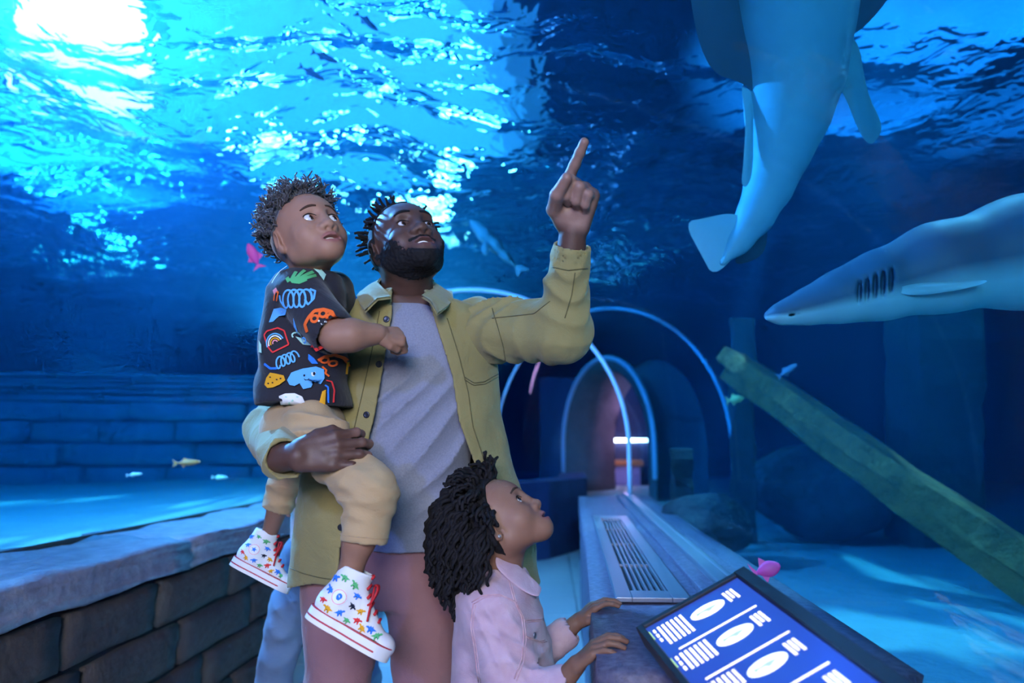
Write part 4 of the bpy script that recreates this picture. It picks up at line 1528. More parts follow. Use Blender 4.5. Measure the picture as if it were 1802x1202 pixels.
# high curly hair, short at the sides
FS = build_head(HB, 0.004, child=True)[0]
ii = np.nonzero(np.abs(FS.D) < 0.03)
pp = np.stack([FS.ax[k][ii[k]] for k in range(3)], 1).astype(float)
q = HB.inv(pp)
line = q[:, 2] - (0.079 + 0.012 * np.clip(q[:, 1] / 0.08, -1, 1) - 0.055 * np.clip((0.045 - q[:, 1]) / 0.06, 0, 1) - 0.012 * np.clip((-0.02 - q[:, 1]) / 0.05, 0, 1))
new = np.full(FS.D.shape, 0.05, np.float32)
new[ii] = np.maximum(FS.D[ii] - 0.003 - 0.001 * vnoise(pp.T, 600), -line)
FS.D = new
cap_me = FS.mesh('scalp', M['hair'])
tw = []
rt = random.Random(8)
i = 0
while len(tw) < 900:
    i += 1
    dz = rt.uniform(-0.02, 1.0); th = rt.uniform(-math.pi, math.pi); sr = math.sqrt(1 - dz * dz)
    n0 = np.array((sr * math.cos(th), sr * math.sin(th), dz))
    p0 = np.array((0, -0.012, 0.036)) + np.array((0.077, 0.097, 0.086)) * n0
    if p0[1] > 0.055 and p0[2] < 0.088: continue
    if p0[1] > 0.01 and p0[2] < 0.070: continue
    if p0[2] < 0.030: continue
    L = rt.uniform(0.028, 0.054) * (0.75 + 0.35 * max(0, n0[2]))
    a = nrm(np.cross(n0, (0.3, 0.5, rt.uniform(-1, 1)))); b = np.cross(n0, a)
    ph = rt.uniform(0, 6); tl = np.array((rt.uniform(-.4, .4), rt.uniform(-.4, .4), rt.uniform(-.1, .4)))
    pts = []
    for t in np.linspace(0, 1, 10):
        hx = 0.0052 * min(1, t * 3)
        pts.append(HB.p(p0 + n0 * (L * t - 0.002) + tl * L * 0.5 * t * t + hx * (math.cos(ph + t * 11) * a + math.sin(ph + t * 11) * b)))
    tw.append(tube(pts, [HB.k * 0.0028 * (1 - 0.35 * t) for t in np.linspace(0, 1, 10)], 5))
tv, tf = join_vf(tw)
M['hair_boy'] = mat('dark_curly_hair', (0.022, 0.018, 0.024), 0.5, spec=0.5, sheen=0.4)
cap_me.materials.clear(); cap_me.materials.append(M['hair_boy'])
link('hair', join_meshes('hair', [cap_me, mesh('curls', tv, tf, M['hair_boy'])]), boy)

# printed T-shirt
FT = Field((-0.80, 1.36, 1.20), (-0.25, 1.85, 1.62), 0.0042)
tb = []
for v, uc, hw, hd in ((476, 549, 0.045, 0.05), (487, 545, 0.075, 0.066), (512, 541, 0.090, 0.076), (560, 537, 0.094, 0.084), (620, 534, 0.099, 0.092), (680, 534, 0.104, 0.098), (716, 535, 0.108, 0.100)):
    c = P(uc, v, 1.635); tb.append((c[2], c[0], c[1], hw, hd))
FT.add(Loft(tb, math.radians(24), 2.2))
sl_e = ELb + (SHb - ELb) * 0.14
FT.add(Cap(SHb, sl_e, 0.054, 0.050), 0.018)
FT.add(Cap(P(588, 512, 1.70), P(600, 570, 1.76), 0.048, 0.045), 0.02)


def boy_folds(x, y, z):
    return -0.0035 * np.sin((z * 0.8 + x * 0.55) * 75 + 2.5 * vnoise((x, y, z), 14, 1.0)) * np.clip((1.47 - z) / 0.1, 0.15, 1) + 0.002 * vnoise((x, y, z), 40)


FT.warp(boy_folds)
FT.cut(Cap(sl_e - nrm(sl_e - SHb) * 0.018, sl_e + nrm(sl_e - SHb) * 0.1, 0.042, 0.044), 0.003)
FT.cut(Ell(P(551, 468, 1.62), (0.054, 0.054, 0.022)), 0.004)
FT.clip(lambda x, y, z: P(535, 713, 1.62)[2] + 0.004 * np.sin(x * 30) - z)
bt_me = FT.mesh('tshirt', M['black_tee'])
bt = link('tshirt', bt_me, boy)
btree = bvh(bt_me)
X, Y, Z = view_axes(535, 600)
SHD = nrm(-Z + 0.25 * X)
SHX = nrm(X - SHD * (X @ SHD)); SHY = np.cross(SHX, SHD)
if SHY @ Y < 0: SHY = -SHY
PS = 1.54 / FPX          # metres per picture pixel at the shirt


def sp(pts):
    """picture positions -> shirt plane"""
    o = P(535, 600, 1.54)
    res = []
    for u, v in pts:
        w = P(u, v, 1.54) - o
        res.append((w @ SHX, w @ SHY))
    return np.array(res)


def spiral(u0, v0, u1, v1, n, r, lean=0.3):
    t = np.linspace(0, 1, n * 14)
    a = t * n * 2 * math.pi
    return [(u0 + (u1 - u0) * q + r * 0.6 * math.cos(b) , v0 + (v1 - v0) * q + r * math.sin(b) + lean * r * math.cos(b)) for q, b in zip(t, a)]


SHO = P(535, 600, 1.54)
it = []
# green fronds on the shoulder
for a_, b_ in (((512, 497), (506, 489)), ((516, 494), (520, 478)), ((524, 492), (533, 475)), ((530, 492), (546, 477)), ((534, 495), (552, 484))):
    it.append(('s', 'green', sp([a_, b_]), 0.008))
it.append(('f', 'green', sp([(510, 492), (522, 488), (540, 490), (544, 496), (532, 502), (518, 500)]), 0))
it.append(('f', 'mint', sp([(540, 468), (556, 471), (565, 480), (563, 492), (554, 480)]), 0))
it.append(('s', 'light_blue', sp(spiral(508, 528, 552, 528, 4, 15)), 0.0042))
it.append(('s', 'light_blue', sp([(496, 520), (499, 531), (508, 541)]), 0.0042))
it.append(('s', 'light_blue', sp([(552, 512), (562, 516), (564, 530), (556, 540), (548, 530)]), 0.0042))
it.append(('f', 'light_blue', sp([(470, 567), (480, 543), (498, 541), (514, 546), (508, 554), (490, 556), (478, 566)]), 0))
it.append(('f', 'white', sp(oval(497, 549, 2.2, 2.2, 10)), 0))
it.append(('s', 'orange', sp([(560, 585), (555, 573), (562, 560), (570, 551), (584, 549), (598, 553), (604, 563), (603, 570)]), 0.0075))
for c_ in ((572, 564), (585, 556), (598, 562)):
    it.append(('s', 'orange', sp(oval(c_[0], c_[1], 6, 5.5, 18)), 0.0052))
for c_ in ((580, 568), (590, 569)):
    it.append(('f', 'white', sp(oval(c_[0], c_[1], 1.6, 1.6, 8)), 0))
it.append(('s', 'white', sp(oval(586, 571, 3, 2.4, 8, 0.2, 2.9)), 0.0016))
# rainbow patch
it.append(('s', 'red', sp([(462, 590), (467, 583), (488, 577), (500, 582), (508, 606), (480, 621), (470, 610), (462, 590)]), 0.0032))
for rr_, cl in ((17, 'light_blue'), (13, 'white'), (9, 'yellow'), (5, 'pink')):
    it.append(('s', cl, sp(oval(484, 604, rr_ * 0.95, rr_, 16, 3.0, 6.1, -0.35)), 0.0028))
it.append(('s', 'mint', sp(oval(529, 590, 15, 7, 20, 2.6, 7.0)), 0.0032))
it.append(('f', 'mint', sp([(520, 592), (530, 594), (540, 600), (546, 608), (532, 606)]), 0))
it.append(('f', 'light_blue', sp([(531, 560), (538, 583), (533, 590), (529, 575)]), 0))
it.append(('s', 'light_blue', sp(spiral(490, 640, 520, 626, 4, 9)), 0.0034))
it.append(('s', 'blue', sp([(466, 640), (478, 648), (490, 648)]), 0.005))
it.append(('s', 'orange', sp([(556, 634), (566, 628), (580, 626), (592, 632), (598, 642), (600, 652)]), 0.006))
for c_ in ((566, 634), (578, 640)):
    it.append(('s', 'orange', sp(oval(c_[0], c_[1], 6, 4.5, 16)), 0.0042))
it.append(('s', 'orange', sp([(562, 645), (568, 652), (566, 658), (572, 664)]), 0.004))
it.append(('f', 'blue', sp([(541, 622), (550, 630), (556, 640), (546, 640), (540, 632)]), 0))
# yellow spotted cat
it.append(('f', 'yellow', sp([(466, 678), (470, 665), (478, 655), (490, 657), (502, 660), (505, 668), (494, 676), (482, 682), (472, 684)]), 0))
for c_ in ((478, 663), (490, 667), (482, 673), (497, 665), (474, 675)):
    it.append(('f', 'navy', sp(oval(c_[0], c_[1], 1.8, 1.4, 8)), 0))
# blue cloud creature with an eye
it.append(('f', 'light_blue', sp([(508, 668), (514, 656), (530, 650), (552, 645), (564, 650), (565, 668), (560, 678), (550, 672), (546, 682), (534, 684), (528, 674), (520, 678), (512, 676)]), 0))
it.append(('f', 'white', sp(oval(548, 659, 3.6, 5, 12)), 0)); it.append(('f', 'navy', sp(oval(549, 659, 2, 3.4, 10)), 0))
it.append(('f', 'navy', sp(oval(534, 662, 1.6, 2, 8)), 0)); it.append(('s', 'navy', sp(oval(538, 667, 4, 3, 8, 0.1, 3.0)), 0.0014))
# white round animal at the hem
it.append(('f', 'white', sp([(490, 708), (493, 698), (504, 692), (520, 691), (532, 697), (538, 708), (538, 712), (500, 711)]), 0))
for c_ in ((505, 699), (516, 704), (524, 698), (510, 706)):
    it.append(('f', 'mint', sp(oval(c_[0], c_[1], 2.2, 1.2, 8)), 0))
it.append(('s', 'red', sp([(567, 672), (575, 674), (580, 690), (580, 709)]), 0.0028))
it.append(('s', 'blue', sp([(566, 680), (571, 684), (573, 709)]), 0.003))
it.append(('f', 'yellow', sp([(563, 690), (568, 688), (568, 711), (558, 711)]), 0))
for i_, cl in enumerate(('yellow', 'blue', 'green', 'orange', 'pink')):
    it.append(('s', cl, sp([(596 + i_ * 5, 640), (594 + i_ * 5, 660)]), 0.0030))
it.append(('s', 'orange', sp([(488, 528), (492, 514), (499, 516), (495, 530)]), 0.004))
it.append(('f', 'pink', sp([(486, 512), (493, 508), (497, 514), (490, 520)]), 0))
it.append(('f', 'mint', sp([(456, 600), (461, 608), (463, 622), (457, 620)]), 0))
it.append(('s', 'red', sp([(568, 606), (574, 612), (582, 614)]), 0.003))
it.append(('s', 'light_blue', sp(oval(556, 596, 5, 4, 12)), 0.003))
it.append(('s', 'white', sp([(482, 500), (492, 480), (502, 472)]), 0.0016))
put_print(bt, btree, SHO, SHX, SHY, SHD, it)

# trousers, turned short
FR = Field((-0.85, 1.25, 0.84), (-0.20, 2.08, 1.30), 0.0048)
c = P(533, 735, 1.63)
FR.add(Ell(P(535, 748, 1.638), (0.097, 0.086, 0.066)))
FR.add(Ell(P(527, 768, 1.612), (0.082, 0.078, 0.058)), 0.03)
FR.add(Cap(HPn + np.array((0, 0, -0.012)), KNn, 0.064, 0.054), 0.03)
HMn = P(640, 956, 1.395)
FR.add(Cap(KNn, HMn, 0.052, 0.046), 0.02)
FR.add(Cap(HPf, KNf, 0.065, 0.050), 0.03)
HMf = P(487, 897, 1.93)
FR.add(Cap(KNf, HMf, 0.052, 0.042), 0.02)
FR.warp(fold_along(HPn, KNn, 24, 0.0065)); FR.warp(fold_along(KNn, HMn, 20, 0.0055, 1.2)); FR.warp(lambda x, y, z: 0.006 * np.clip(1 - np.sqrt((x - KNn[0]) ** 2 + (y - KNn[1]) ** 2 + (z - KNn[2]) ** 2) / 0.09, 0, 1) * np.sin((x * 0.5 + z * 0.87) * 190)); FR.warp(fold_along(KNf, HMf, 20, 0.003))
dn = nrm(HMn - KNn); df = nrm(HMf - KNf)
FR.cut(Cap(HMn - dn * 0.022, HMn + dn * 0.1, 0.037, 0.038), 0.002); FR.cut(Cap(HMf - df * 0.015, HMf + df * 0.1, 0.032, 0.033), 0.002)


def hem_cut(c, d):
    return lambda x, y, z: np.where((x - c[0]) ** 2 + (y - c[1]) ** 2 + (z - c[2]) ** 2 < 0.11 ** 2, (x - c[0]) * d[0] + (y - c[1]) * d[1] + (z - c[2]) * d[2], -0.05)


FR.clip(hem_cut(HMn, dn)); FR.clip(hem_cut(HMf, df))
tr_me = FR.mesh('trousers', M['khaki'])
trb = link('trousers', tr_me, boy)


def hem_ring(c, d, r, name='hem_seam'):
    a = nrm(np.cross(d, (0.2, 0.1, 1))); b = np.cross(d, a)
    pts = [c - d * 0.014 + r * (math.cos(t) * a + math.sin(t) * b) for t in np.linspace(0, 2 * math.pi, 40)]
    v, f = tube(pts, 0.0012, 5)
    return link(name, mesh(name, v, f, M['khaki']), trb)


hem_ring(HMn, dn, 0.0468)

# high-top shoes
M['canvas'] = mat('white_canvas', (0.74, 0.74, 0.76), 0.8, bump=(700, 0.3, 0.001))
M['rubber'] = mat('white_rubber', (0.72, 0.72, 0.74), 0.45)
M['red_rubber'] = mat('red_stripe', (0.42, 0.012, 0.03), 0.5)
M['red_lace'] = mat('red_lace', (0.5, 0.012, 0.02), 0.7)
DINO = [(-1.0, 0.1), (-0.6, 0.0), (-0.35, -0.1), (-0.4, -0.6), (-0.15, -0.6), (-0.1, -0.25), (0.2, -0.25), (0.25, -0.6), (0.5, -0.6), (0.5, -0.05), (0.75, 0.15), (1.05, 0.1), (1.1, 0.3), (0.8, 0.45), (0.5, 0.35), (0.3, 0.62), (0.1, 0.42), (-0.1, 0.62), (-0.25, 0.35), (-0.6, 0.25)]


def outline(t, w=1.0):
    """half width of a foot at t along it"""
    return w * (0.024 + 0.0085 * np.clip(t * 3.2, 0, 1) * np.clip((1.0 - t) * 6, 0, 1) - 0.004 * np.exp(-((t - 0.38) / 0.13) ** 2)) * np.sqrt(np.clip(1 - ((t - 0.5) / 0.5) ** 8, 0.0, 1))


def make_shoe(fr, L, side, star_blue, seed):
    sh = empty('shoe', tuple(fr.c), boy)
    sh.matrix_parent_inverse = world_of(boy).inverted()
    # upper
    pts = np.array([fr.p(q) for q in ((-0.06, -0.02, -0.02), (0.06, L + 0.03, 0.15), (-0.06, L + 0.03, 0.15), (0.06, -0.02, -0.02), (0.06, -0.02, 0.15), (-0.06, L + .03, -0.02))])
    F = Field(pts.min(0) - 0.005, pts.max(0) + 0.005, 0.0023)
    F.add(fr.ell((0, 0.036, 0.038), (0.027, 0.036, 0.036)))
    F.add(fr.cap((0, 0.045, 0.036), (0, L - 0.036, 0.024), 0.028, 0.022), 0.02)
    F.add(fr.cap((0, 0.033, 0.05), (0, 0.040, 0.118), 0.029, 0.0325), 0.02)
    F.add(fr.cap((0, 0.058, 0.085), (0, L * 0.62, 0.042), 0.016, 0.02), 0.02)
    F.cut(fr.cap((0, 0.040, 0.092), (0, 0.044, 0.16), 0.0262, 0.029), 0.003)
    rt_ = fr.R
    F.clip(lambda x, y, z: ((x - fr.c[0]) * rt_[0, 2] + (y - fr.c[1]) * rt_[1, 2] + (z - fr.c[2]) * rt_[2, 2]) / fr.k - 0.116 - 0.12 * (((x - fr.c[0]) * rt_[0, 1] + (y - fr.c[1]) * rt_[1, 1] + (z - fr.c[2]) * rt_[2, 1]) / fr.k - 0.04))
    up = F.mesh('upper', M['canvas'])
    link('upper', up, sh)
    # sole with its foxing
    def slab(name, z0, z1, grow, m, t0=0.0, t1=1.0, n=44):
        t = np.linspace(t0, t1, n)
        y = -0.004 + (L + 0.006) * (0.5 - 0.5 * np.cos(math.pi * t))
        tt = (0.5 - 0.5 * np.cos(math.pi * t))
        w = outline(tt) + grow
        if t0 == 0.0: w[0] = 0.004
        if t1 == 1.0: w[-1] = 0.004
        loop = [(a, b) for a, b in zip(w, y)] + [(-a, b) for a, b in zip(w[::-1], y[::-1])]
        k = len(loop)
        V = [fr.p((a, b, z0)) for a, b in loop] + [fr.p((a, b, z1)) for a, b in loop]
        Fc = [(i, (i + 1) % k, k + (i + 1) % k, k + i) for i in range(k)]
        for o in (0, k):
            Fc += [(o + i, o + i + 1, o + k - 2 - i, o + k - 1 - i) for i in range(k // 2 - 1)]
        return link(name, mesh(name, V, Fc, m, False), sh)
    slab('sole', 0.003, 0.024, 0.003, M['rubber'])
    slab('stripe', 0.0235, 0.0262, 0.0028, M['red_rubber'])
    slab('stripe', 0.0085, 0.0115, 0.0036, M['red_rubber'], 0.0, 0.72)
    slab('tread', 0.0, 0.0035, 0.0, M['rubber'])
    F2 = Field(pts.min(0) - 0.02, pts.max(0) + 0.02, 0.0034)
    F2.add(fr.ell((0, L - 0.024, 0.022), (0.0285, 0.028, 0.0225)))
    F2.clip(lambda x, y, z: (L - 0.034) - ((x - fr.c[0]) * rt_[0, 1] + (y - fr.c[1]) * rt_[1, 1] + (z - fr.c[2]) * rt_[2, 1]) / fr.k)
    link('toe_cap', F2.mesh('toe_cap', M['rubber']), sh)
    # laces up the front
    tr_ = bvh(up)
    for i_ in range(6):
        t = i_ / 5
        a = np.array((0, 0.062 + (L * 0.70 - 0.062) * (1 - t), 0.100 - 0.056 * (1 - t) + 0.012))
        row_ = []
        for s_ in np.linspace(-1, 1, 7):
            c_ = a + np.array((s_ * 0.014, 0.0, -0.006 * s_ * s_))
            r_ = tr_.ray_cast(Vector(fr.p(c_ + np.array((0, 0.03, 0.03)))), Vector(fr.v(nrm((0, -1, -1)))), 0.2)
            row_.append(np.array(r_[0]) + fr.v((0, 0.0015, 0.0015)) if r_[0] is not None else fr.p(c_))
        v, f = tube(row_, 0.0028 * fr.k, 6)
        link('lace', mesh('lace', v, f, M['red_lace']), sh)
    for s_ in (-1, 1):
        b0 = np.array((0, 0.070, 0.104))
        lp = [fr.p(b0 + np.array((s_ * 0.022 * math.sin(t * math.pi), 0.010 + 0.012 * math.sin(t * math.pi), -0.030 * t + 0.010 * math.sin(t * 2 * math.pi)))) for t in np.linspace(0, 1, 10)]
        v, f = tube(lp, 0.0022, 6); link('lace', mesh('lace', v, f, M['red_lace']), sh)
        lp = [fr.p(b0 + np.array((side * (0.004 + 0.022 * t) + s_ * 0.006 * t, 0.012 + 0.02 * t, -0.055 * t))) for t in np.linspace(0, 1, 7)]
        v, f = tube(lp, 0.0022, 6); link('lace', mesh('lace', v, f, M['red_lace']), sh)
    # print on both sides
    rs = random.Random(seed)
    for sd_ in (side, -side):
        d = fr.v((-sd_, 0, 0)); ax = fr.v((0, 1, 0)); ay = fr.v((0, 0, 1)); o = fr.p((0, 0, 0))
        spots = [(0.012, 0.045), (0.030, 0.036), (0.052, 0.040), (0.070, 0.034), (0.088, 0.042), (0.104, 0.034), (0.120, 0.040), (0.016, 0.066), (0.066, 0.060), (0.085, 0.058), (0.012, 0.088), (0.030, 0.098), (0.052, 0.095), (0.064, 0.080), (0.134, 0.034)]
        cl = ['red', 'yellow', 'blue', 'green', 'red', 'yellow', 'blue', 'blue', 'navy', 'yellow', 'blue', 'green', 'green', 'blue', 'green']
        items = []
        for (a, b), c_ in zip(spots, cl):
            if (a - 0.038) ** 2 + (b - 0.070) ** 2 < 0.015 ** 2: continue
            s_ = 0.0092 * rs.uniform(0.85, 1.2); an = rs.uniform(-0.6, 0.6); fl_ = rs.choice((-1, 1))
            items.append(('f', c_, np.array([(a + s_ * (fl_ * x * math.cos(an) - y * math.sin(an)), b + s_ * (fl_ * x * math.sin(an) + y * math.cos(an))) for x, y in DINO]), 0))
        put_print(sh, tr_, o, ax, ay, d, items, 0.0006)
        # round ankle badge
        bc = (0.037, 0.064)
        items = [('f', 'white', oval(bc[0], bc[1], 0.0150, 0.0150, 24)), ('s', 'pink', oval(bc[0], bc[1], 0.0130, 0.0130, 30), 0.0014)]
        items = [(a[0], a[1], a[2], a[3] if len(a) > 3 else 0) for a in items]
        if star_blue:
            st = [(bc[0] + (0.0075 if k % 2 == 0 else 0.0032) * math.sin(k * math.pi / 5), bc[1] + (0.0075 if k % 2 == 0 else 0.0032) * math.cos(k * math.pi / 5)) for k in range(10)]
            items.append(('f', 'blue', np.array(st), 0))
        else:
            items.append(('f', 'blue', oval(bc[0], bc[1] + 0.001, 0.0048, 0.0060, 14)[:-1], 0))
            items.append(('s', 'white', np.array([(bc[0] - 0.003, bc[1] + 0.003), (bc[0] + 0.001, bc[1] + 0.001), (bc[0] + 0.003, bc[1] - 0.003)]), 0.0014))
            items.append(('s', 'blue', np.array([(bc[0] + 0.0045 * math.cos(k * 0.5) * (1 - 0.03 * k), bc[1] + 0.0055 * math.sin(k * 0.5)) for k in range(18)]), 0.0026))
        put_print(sh, tr_, o, ax, ay, d, items, 0.0022)
    return sh


X, Y, Z = view_axes(605, 1090)
y_ = nrm(0.886 * X - 0.46 * Y + 0.05 * Z); z_ = nrm(0.46 * X + 0.886 * Y + 0.16 * Z); z_ = nrm(z_ - y_ * (z_ @ y_)); x_ = np.cross(y_, z_)
heel = P(540, 1086, 1.365)
make_shoe(Frame(heel, np.stack([x_, y_, z_], 1), 1.04), 0.168, 1 if x_ @ Z > 0 else -1, False, 3)
X, Y, Z = view_axes(450, 985)
y_ = nrm(0.89 * X - 0.44 * Y + 0.10 * Z); z_ = nrm(0.42 * X + 0.89 * Y + 0.10 * Z); z_ = nrm(z_ - y_ * (z_ @ y_)); x_ = np.cross(y_, z_)
heel = P(406, 994, 1.93)
make_shoe(Frame(heel, np.stack([x_, y_, z_], 1), 1.02), 0.168, 1 if x_ @ Z > 0 else -1, True, 4)
# ================================================================== the girl
girl = empty('person', (-0.05, 1.55, 0.0))
tag(girl, 'curly-haired girl in pink denim jacket looking up with hands on the bench', 'person')
SG = np.array((0.27, 0.135, 0.09))
M['skin_girl'] = mat('warm_brown_skin', rough=0.52, spec=0.3, attr='tint', noise=(40, (0.9, 0.88, 0.86), 0.3), bump=(420, 0.12, 0.001))
M['denim'] = cloth_mat('pink_denim', (0.56, 0.40, 0.47), 420, 0.4, mottle=(26, (0.46, 0.30, 0.37), 0.25))
M['denim_seam'] = cloth_mat('pink_denim_seam', (0.62, 0.42, 0.46), 420, 0.4, mottle=(60, (0.48, 0.26, 0.30), 0.2))
HG = head_frame(880, 928, 1.555, 78, 45, 0, 0.90)
F, zz = build_head(HG, 0.0025, child=True, nose=1.05, open_mouth=0.4, lip=1.3, cheek=1.05)
nbg = P(868, 1040, 1.56)
F.add(Cap(HG.p((0, -0.03, -0.03)), P(882, 985, 1.56), 0.043, 0.044), 0.025)
F.add(Cap(P(882, 985, 1.56), nbg, 0.044, 0.055), 0.02)
hg_me = F.mesh('body', M['skin_girl'])
paint(hg_me, face_tint(HG, SG, (0.27, 0.10, 0.09), zz))
# hands on the edge of the bench
Wn = P(1014, 1188, 1.385) + np.array((-0.004, 0, 0.014)); Wf = P(1018, 1100, 1.72) + np.array((-0.004, 0, 0.006))


def on_bench(w, tip, k, lift):
    fw = nrm(tip - w)
    return Frame(w, axes(fw, np.array((-0.25, -0.15, 1.0))), k)


hn = on_bench(Wn, P(1075, 1133, 1.375) + np.array((0, 0, 0.024)), 0.66, 0)
FH1 = hand_field(hn, 0.0020, [(18, 28, 18), (20, 30, 18), (22, 30, 18), (24, 30, 18)], [(0.040, 0.040, -0.012), (0.050, 0.066, -0.022), (0.050, 0.088, -0.030)], -1, fat=1.12, wrist_to=P(980, 1212, 1.40), wr=0.030)
hf = on_bench(Wf, P(1064, 1054, 1.72) + np.array((0, 0, 0.010)), 0.66, 0)
FH2 = hand_field(hf, 0.0020, [(18, 28, 18), (20, 30, 18), (22, 30, 18), (24, 30, 18)], [(0.040, 0.040, -0.012), (0.050, 0.066, -0.022), (0.050, 0.088, -0.030)], 1, fat=1.12, wrist_to=P(985, 1122, 1.70), wr=0.030)
# torso and legs
tg = []
gx0, gy0 = P(872, 1110, 1.555)[:2]
for z, cx, cy, hw, hd in ((0.93, gx0 + .012, gy0, 0.035, 0.04), (0.86, gx0 + .012, gy0, 0.05, 0.08), (0.75, gx0 + .01, gy0, 0.07, 0.09), (0.55, gx0, gy0, 0.08, 0.09)):
    tg.append((z, cx, cy, hw, hd))
FTg = Field((gx0 - 0.2, gy0 - 0.25, 0.0), (gx0 + 0.25, gy0 + 0.25, 1.02), 0.011)
FTg.add(Loft(tg))
t_me = FTg.mesh('torso', M['skin_girl'])
ms = [hg_me, FH1.mesh('hand', M['skin_girl']), FH2.mesh('hand', M['skin_girl']), t_me]
for m_ in ms[1:]: paint(m_, lambda V: np.repeat(SG[None] * 0.8, len(V), 0))
link('body', join_meshes('body', ms), girl)
gt_head = bvh(hg_me)
for s in (-1, 1):
    link('eyelash', lash_mesh('eyelash', HG, s, M['hair'], gt_head, 0.0170, 0.0160), girl)
    link('eye', eye_mesh('eye', HG, s, (0.25, 1.0, 0.12), M['eye'], 0.0137 * EYE_CHILD), girl)
    link('eyebrow', brow_mesh('eyebrow', HG, s, M['brow'], gt_head, 0.0026, 0.006, 0.031), girl)
# ear stud
e0 = HG.p((0.083, -0.002, -0.026))
link('earring', disc(e0, HG.v((1, 0, 0)), 0.0038, 0.003, M['steel'], 'earring', 12), girl)
# hair: cap and hanging twists
FS = build_head(HG, 0.004, child=True)[0]
ii = np.nonzero(np.abs(FS.D) < 0.03)
pp = np.stack([FS.ax[k][ii[k]] for k in range(3)], 1).astype(float)
q = HG.inv(pp)
line = q[:, 2] - (0.080 + 0.012 * np.clip(q[:, 1] / 0.08, -1, 1) - 0.11 * np.clip((0.050 - q[:, 1]) / 0.07, 0, 1) - 0.10 * np.clip((-0.01 - q[:, 1]) / 0.06, 0, 1))
new = np.full(FS.D.shape, 0.05, np.float32)
new[ii] = np.maximum(FS.D[ii] - 0.006 - 0.002 * vnoise(pp.T, 400), -line)
FS.D = new
cap_me = FS.mesh('scalp', M['hair'])
tw = []
rt = random.Random(12)
DOWN = np.array((0, 0, -1.0))
while len(tw) < 560:
    zc_ = rt.uniform(-0.55, 1.0); th = rt.uniform(-math.pi, math.pi); sr = math.sqrt(1 - zc_ * zc_)
    n0 = np.array((sr * math.cos(th), sr * math.sin(th), zc_))
    p0 = np.array((0, -0.012, 0.036)) + np.array((0.077, 0.097, 0.086)) * n0
    if p0[1] > 0.030 and p0[2] < 0.090: continue
    if p0[1] > 0.026 and p0[2] < 0.060: continue
    if p0[1] > -0.012 and p0[2] < 0.020: continue
    if p0[2] < -0.02: continue
    front = p0[1] > 0.005
    nw = HG.v(n0)
    L = rt.uniform(0.035, 0.065) if front else rt.uniform(0.075, 0.118)
    if (not front) and nw[2] > 0.3: L *= 1.15
    root = HG.p(p0)
    ph = rt.uniform(0, 6); coil = rt.uniform(34, 46); out = rt.uniform(0.016, 0.034)
    hr_ = rt.uniform(0.0035, 0.0055)
    pts = []; n_pt = 22 if not front else 12
    vel = nw * 0.8; p_ = root.copy(); step = L * 1.12 / n_pt
    back = HG.v((0, -1, 0.15))
    for i in range(n_pt):
        t = i / (n_pt - 1)
        vel = nrm(vel + (DOWN * (0.16 + 0.9 * t) + 0.10 * back * (1 - t)) * (0.55 if not front else 0.25))
        p_ = p_ + vel * step
        # stay outside the head
        ql = HG.inv(p_[None])[0]; e_ = (ql - np.array((0, -0.012, 0.030))) / np.array((0.088, 0.106, 0.098)); le_ = np.linalg.norm(e_)
        if le_ < 1.0:
            ql = np.array((0, -0.012, 0.030)) + e_ / le_ * np.array((0.088, 0.106, 0.098)); p_ = HG.p(ql)
        a = nrm(np.cross(vel, (0.3, 0.7, 0.2))); b = np.cross(vel, a)
        w = min(1, t * 4)
        pts.append(p_ + hr_ * w * (math.cos(ph + t * coil * L * 4) * a + math.sin(ph + t * coil * L * 4) * b))
    rad = [0.0052 * (1 - 0.35 * t) * (1 + 0.18 * math.sin(t * 60 + ph)) for t in np.linspace(0, 1, n_pt)]
    tw.append(tube(pts, rad, 6))
tv, tf = join_vf(tw)
link('hair', join_meshes('hair', [cap_me, mesh('twists', tv, tf, M['hair'])]), girl)

# pink denim jacket
FJ = Field((gx0 - 0.22, gy0 - 0.30, 0.46), (gx0 + 0.30, gy0 + 0.34, 1.06), 0.0045)
rows = []
for v, uc, hw, hd in ((985, 880, 0.045, 0.048), (1005, 876, 0.066, 0.075), (1040, 872, 0.092, 0.118), (1100, 882, 0.104, 0.128), (1180, 886, 0.114, 0.130), (1300, 880, 0.120, 0.135), (1420, 880, 0.120, 0.135)):
    c = P(uc, v, 1.565); rows.append((c[2], c[0], c[1], hw, hd))
FJ.add(Loft(rows, 0.0, 2.2))
SHn, ELn, CUn = P(866, 1075, 1.475), P(905, 1225, 1.42), P(985, 1206, 1.40)
SHf, ELf, CUf = P(885, 1065, 1.66), P(935, 1160, 1.70), P(992, 1117, 1.705)
FJ.add(Cap(SHn, ELn, 0.062, 0.054), 0.03); FJ.add(Cap(ELn, CUn, 0.052, 0.036), 0.02)
FJ.add(Cap(SHf, ELf, 0.058, 0.050), 0.03); FJ.add(Cap(ELf, CUf, 0.046, 0.034), 0.02)
FJ.warp(fold_along(SHn, ELn, 22, 0.004)); FJ.warp(fold_along(ELn, CUn, 20, 0.003, 0.5)); FJ.warp(fold_along(ELf, CUf, 20, 0.003))
FJ.warp(lambda x, y, z: 0.003 * vnoise((x, y, z), 30, 1.0))
for e_, c_ in ((ELn, CUn), (ELf, CUf)):
    d_ = nrm(c_ - e_)
    FJ.add(Cap(c_ - d_ * 0.034, c_ + d_ * 0.002, 0.0375, 0.0385), 0.003)
    FJ.cut(Cap(c_ - d_ * 0.012, c_ + d_ * 0.12, 0.0275, 0.028), 0.002)
FJ.cut(Cap(P(884, 972, 1.56), P(880, 1010, 1.56), 0.056, 0.045), 0.004)
dj_me = FJ.mesh('jacket', M['denim'], 2)
dj = link('jacket', dj_me, girl)
